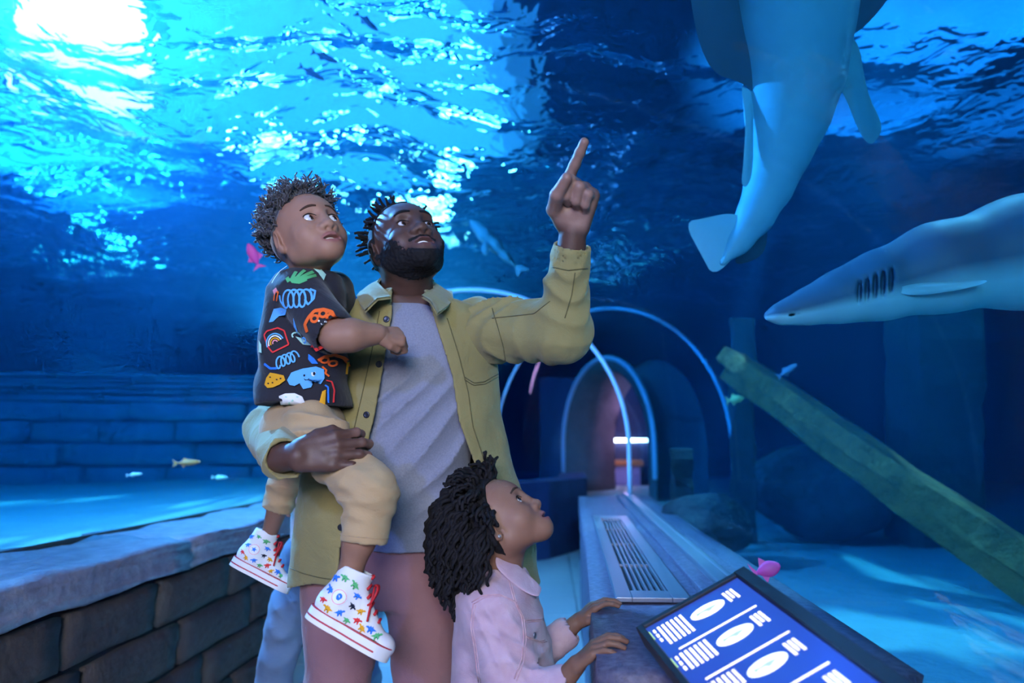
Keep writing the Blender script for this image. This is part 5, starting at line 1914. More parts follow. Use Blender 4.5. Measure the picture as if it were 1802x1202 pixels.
djt = bvh(dj_me)
# collar leaf, seams, pocket flap
cpts = [[(872, 975), (900, 1000), (930, 1030), (950, 1045)], [(880, 968), (908, 990), (938, 1018), (957, 1036)], [(868, 996), (893, 1020), (925, 1046), (951, 1052)]]
dcol = [1.50, 1.515, 1.475]
cv = [P(u, v, dcol[j]) for j, r in enumerate((cpts[1], cpts[0], cpts[2])) for u, v in r]
dcol = [1.53, 1.505, 1.480]
cv = []
for j, r in enumerate((cpts[1], cpts[0], cpts[2])):
    for u, v in r: cv.append(P(u, v, dcol[j]))
cf = [(j * 4 + i, j * 4 + i + 1, (j + 1) * 4 + i + 1, (j + 1) * 4 + i) for j in range(2) for i in range(3)]
co = link('collar', mesh('collar', cv, cf, M['denim']), dj)
so = co.modifiers.new('thick', 'SOLIDIFY'); so.thickness = 0.006; so.offset = 0
sm = co.modifiers.new('round', 'SUBSURF'); sm.levels = 2; sm.render_levels = 2


def seam(pts, r=0.0016, name='seam', m=None, parent=None, tree=None):
    L = []
    for u, v in pts:
        h = hit(tree, u, v)
        if h is not None: L.append(h[0] + h[1] * 0.0004)
    if len(L) > 2:
        v_, f_ = tube(L, r, 5)
        link(name, mesh(name, v_, f_, m or M['denim_seam']), parent)


def lerp_px(pts, n=16):
    pts = np.array(pts, float); s = np.r_[0, np.cumsum(np.linalg.norm(np.diff(pts, axis=0), axis=1))]
    t = np.linspace(0, s[-1], n)
    return list(zip(np.interp(t, s, pts[:, 0]), np.interp(t, s, pts[:, 1])))


for line_ in ([(830, 1060), (850, 1048), (880, 1046), (905, 1058)], [(905, 1058), (918, 1085), (922, 1120), (918, 1160), (905, 1195)], [(833, 1062), (828, 1100), (836, 1150), (842, 1200)], [(893, 1010), (900, 1040), (905, 1058)], [(925, 1120), (948, 1128), (958, 1126)], [(922, 1092), (945, 1090), (958, 1088)]):
    seam(lerp_px(line_), 0.0015, 'seam', M['denim_seam'], dj, djt)
    seam(lerp_px([(u + 4, v + 3) for u, v in line_]), 0.0010, 'seam', M['denim_seam'], dj, djt)
h = hit(djt, 940, 1118)
if h is not None: link('button', disc(h[0], h[1], 0.006, 0.003, M['steel'], 'button', 14), dj)

# leggings and shoes below the frame
FR = Field((gx0 - 0.2, gy0 - 0.2, 0.0), (gx0 + 0.2, gy0 + 0.2, 0.6), 0.010)
for s in (-1, 1):
    FR.add(Cap((gx0, gy0 + s * 0.055, 0.52), (gx0, gy0 + s * 0.055, 0.28), 0.065, 0.048), 0.02); FR.add(Cap((gx0, gy0 + s * 0.055, 0.28), (gx0 - 0.01, gy0 + s * 0.055, 0.07), 0.048, 0.036), 0.02)
link('leggings', FR.mesh('leggings', mat('navy_cotton', (0.03, 0.035, 0.08), 0.9)), girl)
for s in (-1, 1):
    c = np.array((gx0, gy0 + s * 0.055, 0.0))
    FS_ = Field(c + (-0.08, -0.06, -0.01), c + (0.17, 0.06, 0.12), 0.008)
    FS_.add(Cap(c + (-0.01, 0, 0.038), c + (0.10, 0, 0.028), 0.036, 0.027)); FS_.add(Cap(c + (-0.01, 0, 0.04), c + (-0.01, 0, 0.085), 0.036), 0.02)
    FS_.clip(lambda x, y, z: 0.001 - z)
    link('shoe', FS_.mesh('shoe', M['rubber']), girl)
# ================================================================== the person behind
walker = empty('person', (-0.75, 2.5, 0.0))
tag(walker, 'person in pale blue jeans walking behind the man, mostly hidden', 'person')
M['jeans'] = cloth_mat('pale_jeans', (0.17, 0.25, 0.36), 350, 0.5, mottle=(14, (0.11, 0.18, 0.28), 0.3))
M['pink_top'] = cloth_mat('pale_pink_knit', (0.55, 0.40, 0.38), 300, 0.5)
M['skin_pale'] = mat('pale_skin', rough=0.55, spec=0.3, attr='tint')
HW = head_frame(566, 640, 2.52, 170, 5, 0, 0.92)
F, zz = build_head(HW, 0.006)
F.add(Cap(HW.p((0, -0.02, -0.04)), P(570, 735, 2.54), 0.05, 0.055), 0.02)
h_me = F.mesh('body', M['skin_pale']); paint(h_me, face_tint(HW, (0.5, 0.3, 0.22), (0.45, 0.2, 0.17), zz))
hpA, hpB = P(540, 985, 2.50), P(612, 985, 2.52)
knA, knB = P(503, 1095, 2.42), P(632, 1130, 2.50)
ftA, ftB = P(455, 1300, 2.44), P(648, 1330, 2.50)
ftA[2] = ftB[2] = 0.09
FW = Field((-1.15, 2.1, 0.5), (-0.3, 2.8, 1.5), 0.012)
wA = P(484, 832, 2.40)
FW.add(Cap(P(520, 740, 2.52), P(498, 820, 2.52), 0.036, 0.032)); FW.add(Cap(P(498, 820, 2.52), wA, 0.032, 0.025), 0.02)
FW.add(Cap(P(620, 740, 2.56), P(640, 860, 2.56), 0.036, 0.032)); FW.add(Cap(P(640, 860, 2.56), P(650, 950, 2.5), 0.032, 0.025), 0.02)
FW.add(Cap(P(570, 760, 2.54), P(575, 950, 2.52), 0.09, 0.1), 0.02)
b_me = FW.mesh('torso', M['skin_pale']); paint(b_me, lambda V: np.repeat(np.array((0.5, 0.3, 0.22))[None], len(V), 0))
X, Y, Z = view_axes(488, 860)
hw_ = Frame(wA, axes(-Y + 0.1 * X, -X), 0.85)
hm = hand_field(hw_, 0.004, [(15, 25, 15)] * 4, [(0.04, 0.04, -0.01), (0.05, 0.065, -0.015), (0.05, 0.085, -0.02)], 1).mesh('hand', M['skin_pale'])
paint(hm, lambda V: np.repeat(np.array((0.5, 0.3, 0.22))[None], len(V), 0))
link('body', join_meshes('body', [h_me, b_me, hm]), walker)
FS = build_head(HW, 0.006)[0]
FS.D -= 0.012
FS.clip(lambda x, y, z: -(((x - HW.c[0]) * HW.R[0, 2] + (y - HW.c[1]) * HW.R[1, 2] + (z - HW.c[2]) * HW.R[2, 2]) - 0.03 + 0.9 * np.minimum(0, ((x - HW.c[0]) * HW.R[0, 1] + (y - HW.c[1]) * HW.R[1, 1] + (z - HW.c[2]) * HW.R[2, 1]) - 0.02)))
link('hair', FS.mesh('hair', mat('brown_hair', (0.06, 0.035, 0.02), 0.6)), walker)
FW = Field((-1.15, 2.1, 0.75), (-0.3, 2.8, 1.5), 0.010)
FW.add(Cap(P(570, 760, 2.54), P(575, 960, 2.52), 0.11, 0.125)); FW.add(Cap(P(520, 748, 2.52), P(500, 815, 2.52), 0.052, 0.045), 0.03); FW.add(Cap(P(620, 748, 2.56), P(640, 850, 2.56), 0.052, 0.045), 0.03)
link('top', FW.mesh('top', M['pink_top']), walker)
FR = Field((-1.2, 2.1, 0.03), (-0.3, 2.8, 1.0), 0.009)
FR.add(Ell(P(576, 975, 2.51), (0.15, 0.115, 0.10)))
for a, b, c in ((hpA, knA, ftA), (hpB, knB, ftB)):
    FR.add(Cap(a, b, 0.088, 0.068), 0.03); FR.add(Cap(b, c, 0.068, 0.062), 0.02)
    FR.warp(fold_along(a, b, 20, 0.006)); FR.warp(fold_along(b, c, 22, 0.007, 1.0))
FR.clip(lambda x, y, z: 0.06 - z)
link('jeans', FR.mesh('jeans', M['jeans']), walker)
for a in (ftA, ftB):
    FS_ = Field(a + (-0.1, -0.1, -0.1), a + (0.1, 0.22, 0.05), 0.009)
    FS_.add(Cap(a + (0, 0, -0.045), a + (0, 0.14, -0.055), 0.044, 0.034)); FS_.clip(lambda x, y, z: 0.002 - z)
    link('shoe', FS_.mesh('shoe', M['rubber']), walker)

# ================================================================== sharks and fish
def shark_mat(name, top, belly):
    return mat(name, rough=0.55, spec=0.35, attr='tint', noise=(22, (0.86, 0.88, 0.9), 0.3))


def fin_mesh(name, outline_, thick, m, col):
    """blade with a thick middle and thin edge; outline in world points"""
    O = np.array(outline_); c = O.mean(0)
    n = nrm(np.cross(O[1] - O[0], O[len(O) // 2] - O[0]))
    k = len(O); V = list(O)
    for s in (1, -1):
        for sc, th in ((0.72, 0.7), (0.35, 1.0)):
            V += list(c + (O - c) * sc + n * s * thick * th)
    Fc = []
    for s in (0, 1):
        r1, r2 = k + s * 2 * k, k + s * 2 * k + k
        for i in range(k):
            j = (i + 1) % k
            Fc += [(i, j, r1 + j, r1 + i), (r1 + i, r1 + j, r2 + j, r2 + i)]
        Fc.append(tuple(range(r2, r2 + k)))
    me = mesh(name, V, Fc, m)
    paint(me, lambda V: np.repeat(np.array(col)[None], len(V), 0))
    return me


def smooth_outline(pts, n=3):
    """pts of (u, v, d): rounded closed outline in world points"""
    A = np.array([P(*p) for p in pts])
    for _ in range(n):
        B = np.roll(A, -1, 0)
        A = np.stack([0.75 * A + 0.25 * B, 0.25 * A + 0.75 * B], 1).reshape(-1, 3)
    return A


def chain_field(sec, h, squash=None, k=0.03):
    """sec: (u, v, d, radius in pixels)"""
    W_ = np.array([P(*s[:3]) for s in sec]); R_ = np.array([px(s[3], s[2]) for s in sec])
    F = Field(W_.min(0) - R_.max() - 0.03, W_.max(0) + R_.max() + 0.03, h)
    for i in range(len(sec) - 1):
        F.add(Cap(W_[i], W_[i + 1], R_[i], R_[i + 1]), k if i else 0)
    return F


# pale ray-finned shark overhead, seen from below, tail towards us
rayf = empty('shark', tuple(P(1400, 60, 2.2)))
tag(rayf, 'pale blue-bellied shark overhead seen from below, tail hanging down', 'shark')
GREY, BEL = np.array((0.07, 0.13, 0.19)), np.array((0.18, 0.50, 0.64))
M['shark'] = shark_mat('shark_skin', GREY, BEL)
sec = [(1425, -330, 1.75, 40), (1420, -260, 1.80, 95), (1414, -160, 1.90, 112), (1405, -60, 2.0, 104), (1400, 40, 2.08, 92), (1397, 130, 2.14, 80), (1386, 205, 2.18, 65), (1371, 270, 2.2, 47), (1352, 330, 2.22, 36), (1328, 382, 2.22, 27), (1300, 425, 2.22, 17), (1272, 462, 2.2, 7)]
F = chain_field(sec, 0.008, k=0.05)
me = F.mesh('body', M['shark'], 2)


def shade_fn(V):
    w = np.clip(0.5 + 0.5 * vnoise(V.T, 9, 1.0), 0, 1)[:, None] * 0.25
    return BEL * (1 - w) + GREY * w


paint(me, shade_fn)
link('body', me, rayf)
for nm, pts, th, col in (
        ('tail_fin', [(1203, 391, 2.24), (1240, 384, 2.23), (1285, 374, 2.21), (1312, 384, 2.20), (1322, 410, 2.20), (1300, 445, 2.20), (1255, 488, 2.20), (1236, 452, 2.22)], 0.006, BEL),
        ('tail_fin', [(1340, 395, 2.24), (1352, 400, 2.27), (1348, 440, 2.30), (1330, 458, 2.30), (1290, 468, 2.26), (1300, 440, 2.22)], 0.006, GREY * 0.6),
        ('pectoral_fin', [(1360, -80, 2.05), (1300, -120, 2.0), (1210, -60, 1.98), (1216, 10, 2.0), (1232, 85, 2.05), (1258, 132, 2.08), (1300, 142, 2.10), (1340, 170, 2.12), (1375, 90, 2.10)], 0.014, GREY * 0.7),
        ('pectoral_fin', [(1450, -90, 2.05), (1530, -110, 2.05), (1600, -60, 2.08), (1560, 5, 2.10), (1512, 58, 2.12), (1475, 70, 2.12), (1450, 20, 2.10)], 0.014, GREY * 0.8),
        ('pelvic_fin', [(1450, 60, 2.10), (1510, 58, 2.14), (1524, 160, 2.18), (1552, 216, 2.22), (1550, 236, 2.22), (1532, 258, 2.22), (1512, 235, 2.2), (1484, 160, 2.16), (1455, 130, 2.12)], 0.010, BEL * 0.8),
        ('pelvic_fin', [(1326, 150, 2.12), (1302, 146, 2.12), (1313, 200, 2.13), (1308, 290, 2.15), (1304, 325, 2.16), (1314, 331, 2.16), (1325, 305, 2.16), (1326, 230, 2.15)], 0.007, BEL)):
    link(nm, fin_mesh(nm, smooth_outline(pts, 2), th, M['shark'], col), rayf)

# long shark nosing in from the right
sb = empty('shark', tuple(P(1700, 460, 1.95)))
tag(sb, 'pointed-nosed grey shark with white belly gliding past the glass', 'shark')
sec = [(1352, 556, 2.02, 5), (1375, 552, 2.01, 13), (1420, 540, 2.0, 26), (1480, 522, 1.98, 41), (1550, 502, 1.96, 56), (1650, 472, 1.94, 74), (1802, 444, 1.92, 95), (1950, 425, 1.92, 96), (2100, 420, 1.95, 75), (2300, 430, 2.05, 38), (2420, 440, 2.12, 18)]
F = chain_field(sec, 0.0052, k=0.05)
M['shark2'] = shark_mat('shark_skin_grey', GREY, BEL)
ax_pts = np.array([P(*s[:3]) for s in sec]); ax_r = np.array([px(s[3], s[2]) for s in sec])
X, Y, Z = view_axes(1550, 510)
# mouth and gill slits
F.cut(Ell(P(1396, 553, 1.985), (0.022, 0.02, 0.0035), np.stack([nrm(X + 0.35 * Y), Z, np.cross(nrm(X + 0.35 * Y), Z)], 1)), 0.002)
for i in range(5):
    u = 1512 + i * 14
    c = P(u, 512 - i * 5, 1.96)
    d_ = c - C0; d_ = d_ / np.linalg.norm(d_)
    F.cut(Ell(P(u, 513 - i * 5, 1.96 - px(44 + 3 * i, 1.96)), (0.0055, 0.030, 0.036), np.stack([X, Z, nrm(Y + 0.15 * X)], 1)), 0.004)
me = F.mesh('body', M['shark2'], 1)


def cshade(V):
    # dark back, white belly, divided along the flank
    u_ = (V - ax_pts[0]) @ nrm(ax_pts[6] - ax_pts[0])
    tt = np.array([(p - ax_pts[0]) @ nrm(ax_pts[6] - ax_pts[0]) for p in ax_pts])
    cz = np.interp(u_, tt, ax_pts[:, 2]); rr_ = np.interp(u_, tt, ax_r)
    w = np.clip((V[:, 2] - (cz - 0.40 * rr_)) / (0.22 * rr_) * 0.5 + 0.5, 0, 1)[:, None]
    return np.array((0.42, 0.60, 0.64)) * (1 - w) + np.array((0.05, 0.10, 0.16)) * w


paint(me, cshade)
link('body', me, sb)
for nm, pts, th, col in (
        ('pectoral_fin', [(1575, 508, 1.87), (1610, 498, 1.84), (1680, 496, 1.80), (1735, 492, 1.78), (1738, 497, 1.775), (1700, 508, 1.79), (1640, 518, 1.83), (1590, 520, 1.86)], 0.006, (0.4, 0.58, 0.62)),
        ('dorsal_fin', [(1820, 352, 1.92), (1870, 330, 1.92), (1930, 250, 1.92), (1950, 255, 1.92), (1940, 300, 1.92), (1965, 340, 1.92), (1900, 360, 1.92)], 0.01, (0.05, 0.10, 0.16)),
        ('pectoral_fin', [(1790, 520, 1.9), (1806, 525, 1.86), (1840, 560, 1.85), (1900, 620, 1.85), (1905, 610, 1.85), (1880, 550, 1.87), (1860, 520, 1.9)], 0.006, (0.05, 0.10, 0.16)),
        ('tail_fin', [(2400, 430, 2.12), (2440, 400, 2.14), (2560, 280, 2.2), (2570, 290, 2.2), (2500, 420, 2.16), (2510, 500, 2.16), (2440, 470, 2.14)], 0.008, (0.05, 0.10, 0.16))):
    link(nm, fin_mesh(nm, smooth_outline(pts, 2), th, M['shark2'], np.array(col)), sb)
X, Y, Z = view_axes(1420, 540)
bm = bmesh.new(); bmesh.ops.create_uvsphere(bm, u_segments=12, v_segments=8, radius=0.006)
for v in bm.verts: v.co += Vector(P(1412, 541, 2.0) - nrm(P(1412, 541, 2.0) - C0) * px(24, 2.0))
link('eye', bm_mesh('eye', bm, M['black'], True), sb)


def small_fish(label, u, v, d, L, ang, color, group=None, deep=0.28, yaw=0.0, cat='fish', name='fish'):
    """little fish: body lens, tail, dorsal fin; L in metres, ang in the picture plane"""
    o = empty(name, tuple(P(u, v, d))); tag(o, label, cat, group)
    X, Y, Z = view_axes(u, v)
    a = math.radians(ang)
    f = nrm((math.cos(a) * X + math.sin(a) * Y) * math.cos(yaw) + Z * math.sin(yaw)); s = nrm(np.cross(f, Y if abs(math.cos(a)) > 0.3 else X)); up = np.cross(s, f)
    if up @ Y < 0: up = -up
    m = mat(name + '_skin', color, 0.5, spec=0.4)
    c = P(u, v, d)
    V = []; Fc = []; n = 10; st = 9
    for i in range(st):
        t = i / (st - 1); w = (math.sin(math.pi * min(1, t * 0.93 + 0.03)) ** 0.8) * (1 - 0.25 * t)
        for k in range(n):
            b = 2 * math.pi * k / n
            V.append(c + f * L * (0.5 - t * 0.82) + up * (deep * L * 0.5 * w + 0.0005) * math.sin(b) + s * (0.10 * L * w + 0.0005) * math.cos(b))
    for i in range(st - 1):
        for k in range(n): Fc.append((i * n + k, i * n + (k + 1) % n, (i + 1) * n + (k + 1) % n, (i + 1) * n + k))
    Fc += [tuple(range(n)), tuple(range((st - 1) * n, st * n))]
    link('body', mesh('body', V, Fc, m), o)

    def blade(nm, q):
        O = [c + f * L * x + up * L * y for x, y in q]; k = len(O)
        V = [p + s * L * 0.008 for p in O] + [p - s * L * 0.008 for p in O]
        Fc = [tuple(range(k)), tuple(range(2 * k - 1, k - 1, -1))] + [(i, k + i, k + (i + 1) % k, (i + 1) % k) for i in range(k)]
        link(nm, mesh(nm, V, Fc, m, False), o)
    blade('tail_fin', [(-0.28, 0), (-0.5, deep * 0.62), (-0.44, 0), (-0.5, -deep * 0.62)])
    blade('dorsal_fin', [(0.12, deep * 0.40), (-0.08, deep * 0.74), (-0.18, deep * 0.28)])
    blade('anal_fin', [(0.02, -deep * 0.42), (-0.12, -deep * 0.68), (-0.20, -deep * 0.26)])
    return o


small_fish('bright pink fish drifting in the water beside the boy\'s shoulder', 447, 451, 2.9, 0.11, 112, (0.9, 0.10, 0.45), deep=0.42)  # fish shape put in place of a pink reflection on the acrylic
small_fish('bright pink fish shape imitating a reflection, low over the sand behind the lit sign', 1348, 1003, 1.9, 0.078, 18, (0.9, 0.06, 0.30), deep=0.62)  # second pink reflection, also built as a fish shape
small_fish('orange fish close to the foot of the sunken stone wall', 328, 814, 4.2, 0.15, 4, (1.0, 0.28, 0.08), deep=0.26)
small_fish('tiny white fish above the sand, left of the orange fish', 236, 835, 4.0, 0.085, 8, (0.95, 0.85, 0.75), deep=0.22)
small_fish('small cream fish low over the sand beside the boy\'s trousers', 386, 840, 5.0, 0.11, 0, (0.95, 0.8, 0.55), deep=0.25)
for u, v, a, lb in ((645, 38, -38, 'dark fish near the surface, the highest of three'), (571, 100, -22, 'dark fish near the surface with a bent back, middle of three'), (548, 128, -30, 'dark fish near the surface, the lowest of three')):
    small_fish(lb, u, v, 3.2, 0.125, a, (0.05, 0.09, 0.12), 'dark fish under the surface', deep=0.24)
small_fish('small pale fish beside the dark vertical timber of the tank', 1385, 653, 4.0, 0.13, 35, (0.5, 0.3, 0.4), deep=0.3)
small_fish('small yellow fish beside the second seam ring', 1293, 703, 4.4, 0.11, 10, (0.85, 0.55, 0.2), deep=0.5)

# far shark above the tunnel
fs_ = empty('shark', tuple(P(870, 430, 5.0)))
tag(fs_, 'blurred teal shark in the distance to the right of the man\'s head', 'shark')
sec = [(828, 388, 5.0, 3), (838, 398, 5.0, 7), (852, 412, 5.0, 11), (872, 433, 5.0, 10), (890, 452, 5.0, 6), (908, 470, 5.0, 3)]
F = chain_field(sec, 0.016, k=0.04)
M['teal_shark'] = shark_mat('shark_skin_teal', GREY, BEL)
me = F.mesh('body', M['teal_shark']); paint(me, lambda V: np.repeat(np.array((0.05, 0.2, 0.26))[None], len(V), 0)); link('body', me, fs_)
for nm, pts in (('tail_fin', [(903, 464, 5.0), (925, 470, 5.0), (935, 478, 5.0), (914, 478, 5.0), (912, 492, 5.0)]), ('pectoral_fin', [(850, 420, 4.95), (862, 430, 4.95), (858, 452, 4.9), (846, 446, 4.9)])):
    link(nm, fin_mesh(nm, smooth_outline(pts, 1), 0.01, M['teal_shark'], (0.05, 0.18, 0.24)), fs_)

# ================================================================== sunken timbers and rocks
def beam_mesh(name, a, b, w, h, m, seed, roll=0.0, n=12, jag=0.012):
    a = np.asarray(a, float); b = np.asarray(b, float); f = nrm(b - a)
    s = nrm(np.cross(f, (0, 0, 1))); up = np.cross(s, f)
    c, sn = math.cos(roll), math.sin(roll); s, up = c * s + sn * up, -sn * s + c * up
    r = random.Random(seed); V = []; prof = [(-1, -.8), (-.8, -1), (.8, -1), (1, -.8), (1, .8), (.8, 1), (-.8, 1), (-1, .8)]
    for i in range(n):
        t = i / (n - 1); p = a + (b - a) * t
        for x, y in prof:
            V.append(p + s * (x * w / 2 + r.uniform(-jag, jag)) + up * (y * h / 2 + r.uniform(-jag, jag)))
    Fc = [(i * 8 + k, i * 8 + (k + 1) % 8, (i + 1) * 8 + (k + 1) % 8, (i + 1) * 8 + k) for i in range(n - 1) for k in range(8)]
    Fc += [tuple(range(7, -1, -1)), tuple(range((n - 1) * 8, n * 8))]
    return mesh(name, V, Fc, m, False)


lg = empty('sunken_beam', tuple(P(1600, 860, 3.4)))
tag(lg, 'big slanting sunken beam, olive and weathered, leaning down to the sand', 'beam')
a0, b0 = P(1285, 628, 5.0), P(1900, 1050, 2.75)
link('plank', beam_mesh('plank', a0, b0, 0.20, 0.12, M['wood'], 1, 0.25), lg)
off_ = np.array((0.02, -0.02, -0.13))
link('plank', beam_mesh('plank', a0 + off_, b0 + off_, 0.20, 0.12, M['wood'], 2, 0.25), lg)
for i, (u, v0, v1, d, w, lb) in enumerate(((1198, 790, 912, 4.6, 0.13, 'short grey timber post standing by the foot of the bench glass'), (1305, 560, 930, 5.2, 0.15, 'tall dark timber post standing where the sunken beam begins'), (1640, 520, 905, 5.4, 0.55, 'wide dark timber pillar behind the gliding shark'))):
    tag(link('timber_post', beam_mesh('timber_post', P(u, v1, d) - np.array((0, 0, 0.2)), P(u, v0, d), w, w * 0.8, M['darkwood'], 20 + i, jag=0.02)), lb, 'post')
for i, (u, v, d, r, lb) in enumerate(((1240, 922, 4.2, 0.21, 'rounded dark rock on the sand between the timber posts'), (1440, 866, 5.6, 0.46, 'big dark boulder under the slanting sunken beam'))):
    F = Field(P(u, v, d) - r * 1.7, P(u, v, d) + r * 1.7, r / 11)
    F.add(Ell(P(u, v, d), (r * 1.2, r, r * 0.85))); F.add(Ell(P(u, v, d) + np.array((r * 0.5, 0.1, -r * 0.2)), (r * 0.8, r, r * 0.6)), 0.05)
    F.warp(lambda x, y, z: 0.16 * r * vnoise((x, y, z), 3.2 / r, i * 1.0) + 0.06 * r * np.abs(vnoise((x, y, z), 9 / r, i * 2.0)), r)
    o = link('rock', F.mesh('rock', M['rock'])); tag(o, lb, 'rock')

# ================================================================== lit sign on the bench
pA, pB, pD = P(1294, 1014, 1.25), P(1127, 1109, 1.22), P(1562, 1212, 0.86)
ex = nrm(pD - pA); ey = pB - pA; ey = ey - ex * (ey @ ex); PW = np.linalg.norm(ey); ey = nrm(ey); en = np.cross(ex, ey)
if en[2] < 0: en = -en
PL = 0.52
sign = empty('information_sign', tuple(pA + ex * PL / 2 + ey * PW / 2 - en * 0.2))
tag(sign, 'backlit blue fish identification sign in black frame on the bench', 'sign')


def sbox(name, s0, s1, t0, t1, n0, n1, m, bev=0.0015):
    bm = box_bm((s0, t0, n0), (s1, t1, n1), bev)
    R = Matrix((ex, ey, en)).transposed()
    for v in bm.verts: v.co = Vector(pA) + R @ v.co
    return link(name, bm_mesh(name, bm, m), sign)


M['screen'] = mat('sign_screen', (0.02, 0.05, 0.2), 0.2, emit=((0.03, 0.07, 0.50), 0.5))
M['glow_text'] = mat('sign_lettering', (0.8, 0.8, 0.7), 0.4, emit=((1.0, 0.86, 0.62), 1.15))
M['glow_oval'] = mat('sign_picture', (0.8, 0.8, 0.8), 0.4, emit=((0.95, 1.0, 0.88), 1.1))
M['glow_fish'] = mat('sign_picture_fish', (0.3, 0.4, 0.3), 0.4, emit=((0.45, 0.55, 0.42), 0.8))
M['glow_blue'] = mat('sign_screen_light', (0.1, 0.2, 0.5), 0.3, emit=((0.12, 0.35, 1.0), 0.9))
sbox('housing', -0.006, PL, -0.022, PW + 0.004, -0.035, -0.004, M['black'], 0.003)
sbox('screen', 0.006, PL - 0.01, 0.0, PW - 0.004, -0.004, -0.001, M['screen'], 0)
sbox('frame', -0.006, PL, -0.024, -0.001, -0.012, 0.006, M['black'])
sbox('frame', -0.006, PL, PW - 0.008, PW + 0.004, -0.012, 0.004, M['black'])
sbox('frame', -0.007, 0.005, -0.002, PW - 0.006, -0.012, 0.004, M['black'])
cw = 0.098
for c_ in range(5):
    s0 = 0.010 + c_ * cw
    if c_: sbox('divider', s0 - 0.0015, s0 + 0.0015, 0.02, PW - 0.03, -0.001, 0.0, M['glow_text'], 0)
    for k in range(3): sbox('lettering', s0 + 0.018, s0 + 0.052 - 0.006 * (k % 2), 0.024 + 0.0075 * k, 0.0285 + 0.0075 * k, -0.001, 0.0, M['glow_text'], 0)
    ov = [pA + ex * (s0 + 0.040 + 0.017 * math.cos(t)) + ey * (0.082 + 0.032 * math.sin(t)) for t in np.linspace(0, 2 * math.pi, 33)[:-1]]
    link('picture', mesh('picture', [p + en * 0.0002 for p in ov] + [p - en * 0.001 for p in ov], [tuple(range(32))] + [(i, (i + 1) % 32, 32 + (i + 1) % 32, 32 + i) for i in range(32)], M['glow_oval'], False), sign)
    fo = [pA + en * 0.0006 + ex * (s0 + 0.040 + x) + ey * (0.082 + y) for x, y in ((0, -0.02), (0.004, -0.008), (0.009, 0.0), (0.003, 0.004), (0.002, 0.014), (0.006, 0.022), (-0.005, 0.021), (-0.002, 0.013), (-0.004, 0.0), (-0.003, -0.01))]
    link('picture', mesh('picture', fo, [tuple(range(10))], M['glow_fish'], False), sign)
    for k in range(6): sbox('lettering', s0 + 0.012, s0 + 0.074 - 0.013 * ((k * 3 + c_) % 3), 0.122 + 0.0085 * k, 0.1265 + 0.0085 * k, -0.001, 0.0, M['glow_text'], 0)
    for k in range(3): sbox('lettering', s0 + 0.014 + 0.016 * k, s0 + 0.024 + 0.016 * k, 0.174, 0.178, -0.001, 0.0, M['glow_text'], 0)
    sbox('tag', s0 + 0.012, s0 + 0.040, 0.183, 0.193, -0.001, 0.0, mat('sign_tag', (0.3, 0.6, 0.2), 0.4, emit=((0.55, 0.75, 0.25), 0.8)), 0)
# post and bracket that carry the sign
pm = pA + ex * 0.26 + ey * PW * 0.55 - en * 0.034
v, f = tube([pm, pm + np.array((0, 0, -0.02)), np.array((pm[0], pm[1], 0.665))], 0.028, 12)
link('post', mesh('post', v, f, M['black']), sign)
link('base_plate', disc(np.array((pm[0], pm[1], 0.664)), (0, 0, 1), 0.06, 0.008, M['black'], 'base_plate', 24), sign)

# ================================================================== end of the tunnel
M['portal'] = mat('portal_stone', (0.22, 0.19, 0.20), 0.8, noise=(6, (0.15, 0.13, 0.15), 0.3), bump=(18, 0.7, 0.02))
pr = empty('wall_end', (PC[0], PC[1], 0)); tag(pr, kind='structure')
fw_ = np.array((math.sin(PY), math.cos(PY), 0.0))
def to_floor(A_):
    A_ = A_.copy(); A_[0, 2] = 0; A_[-1, 2] = 0
    return A_
rows = [to_floor(arch_at(PC, PY, PR - 0.0)), to_floor(arch_at(PC, PY, PR - 0.16)), to_floor(arch_at((PC[0] + fw_[0] * 0.75, PC[1] + fw_[1] * 0.75), PY, PR - 0.20)), to_floor(arch_at((PC[0] + fw_[0] * 0.75, PC[1] + fw_[1] * 0.75), PY, PR))]
loft('portal_arch', rows, M['portal'], pr)
rv, rf_ = tube(arch_at((PC[0] - fw_[0] * 0.01, PC[1] - fw_[1] * 0.01), PY, PR - 0.01), 0.035, 8)
link('portal_rim', mesh('portal_rim', rv, rf_, M['seam']), pr)
c3 = P(1078, 785, 12.6); c3[2] = 0.0
sx = np.array((math.cos(0.08), -math.sin(0.08), 0.0)); fw_ = np.array((math.sin(0.08), math.cos(0.08), 0.0))
q = [c3 - sx * 1.3 + (0, 0, 0.0), c3 + sx * 1.3, c3 + sx * 1.3 + np.array((0, 0, 2.4)), c3 - sx * 1.3 + np.array((0, 0, 2.4))]
link('back_wall', mesh('back_wall', q, [(0, 1, 2, 3)], M['bluewall'], False), pr)
lb = empty('light_bar', tuple(c3 + np.array((0, 0, 1.3)) - fw_ * 0.1)); tag(lb, 'white light bar glowing across the far end of the tunnel', 'light')
def far_box(name, s0, s1, z0, z1, w, m, parent):
    V = []
    for zq in (z0, z1):
        for s_, w_ in ((s0, 0), (s1, 0), (s1, w), (s0, w)): V.append(c3 + sx * s_ + np.array((0, 0, zq)) - fw_ * (0.05 + w_))
    link(name, mesh(name, V, [(0, 1, 2, 3), (4, 5, 6, 7), (0, 1, 5, 4), (1, 2, 6, 5), (2, 3, 7, 6), (3, 0, 4, 7)], m, False), parent)
far_box('diffuser', -0.9, 0.9, 1.24, 1.30, 0.05, mat('light_bar_diffuser', (0.9, 0.9, 1), 0.4, emit=((0.75, 0.85, 1.0), 9.0)), lb)
far_box('housing', -0.95, 0.95, 1.30, 1.34, 0.08, M['black'], lb)
ct = empty('display_counter', tuple(c3)); tag(ct, 'small counter with an orange top seen through the far archway', 'counter')
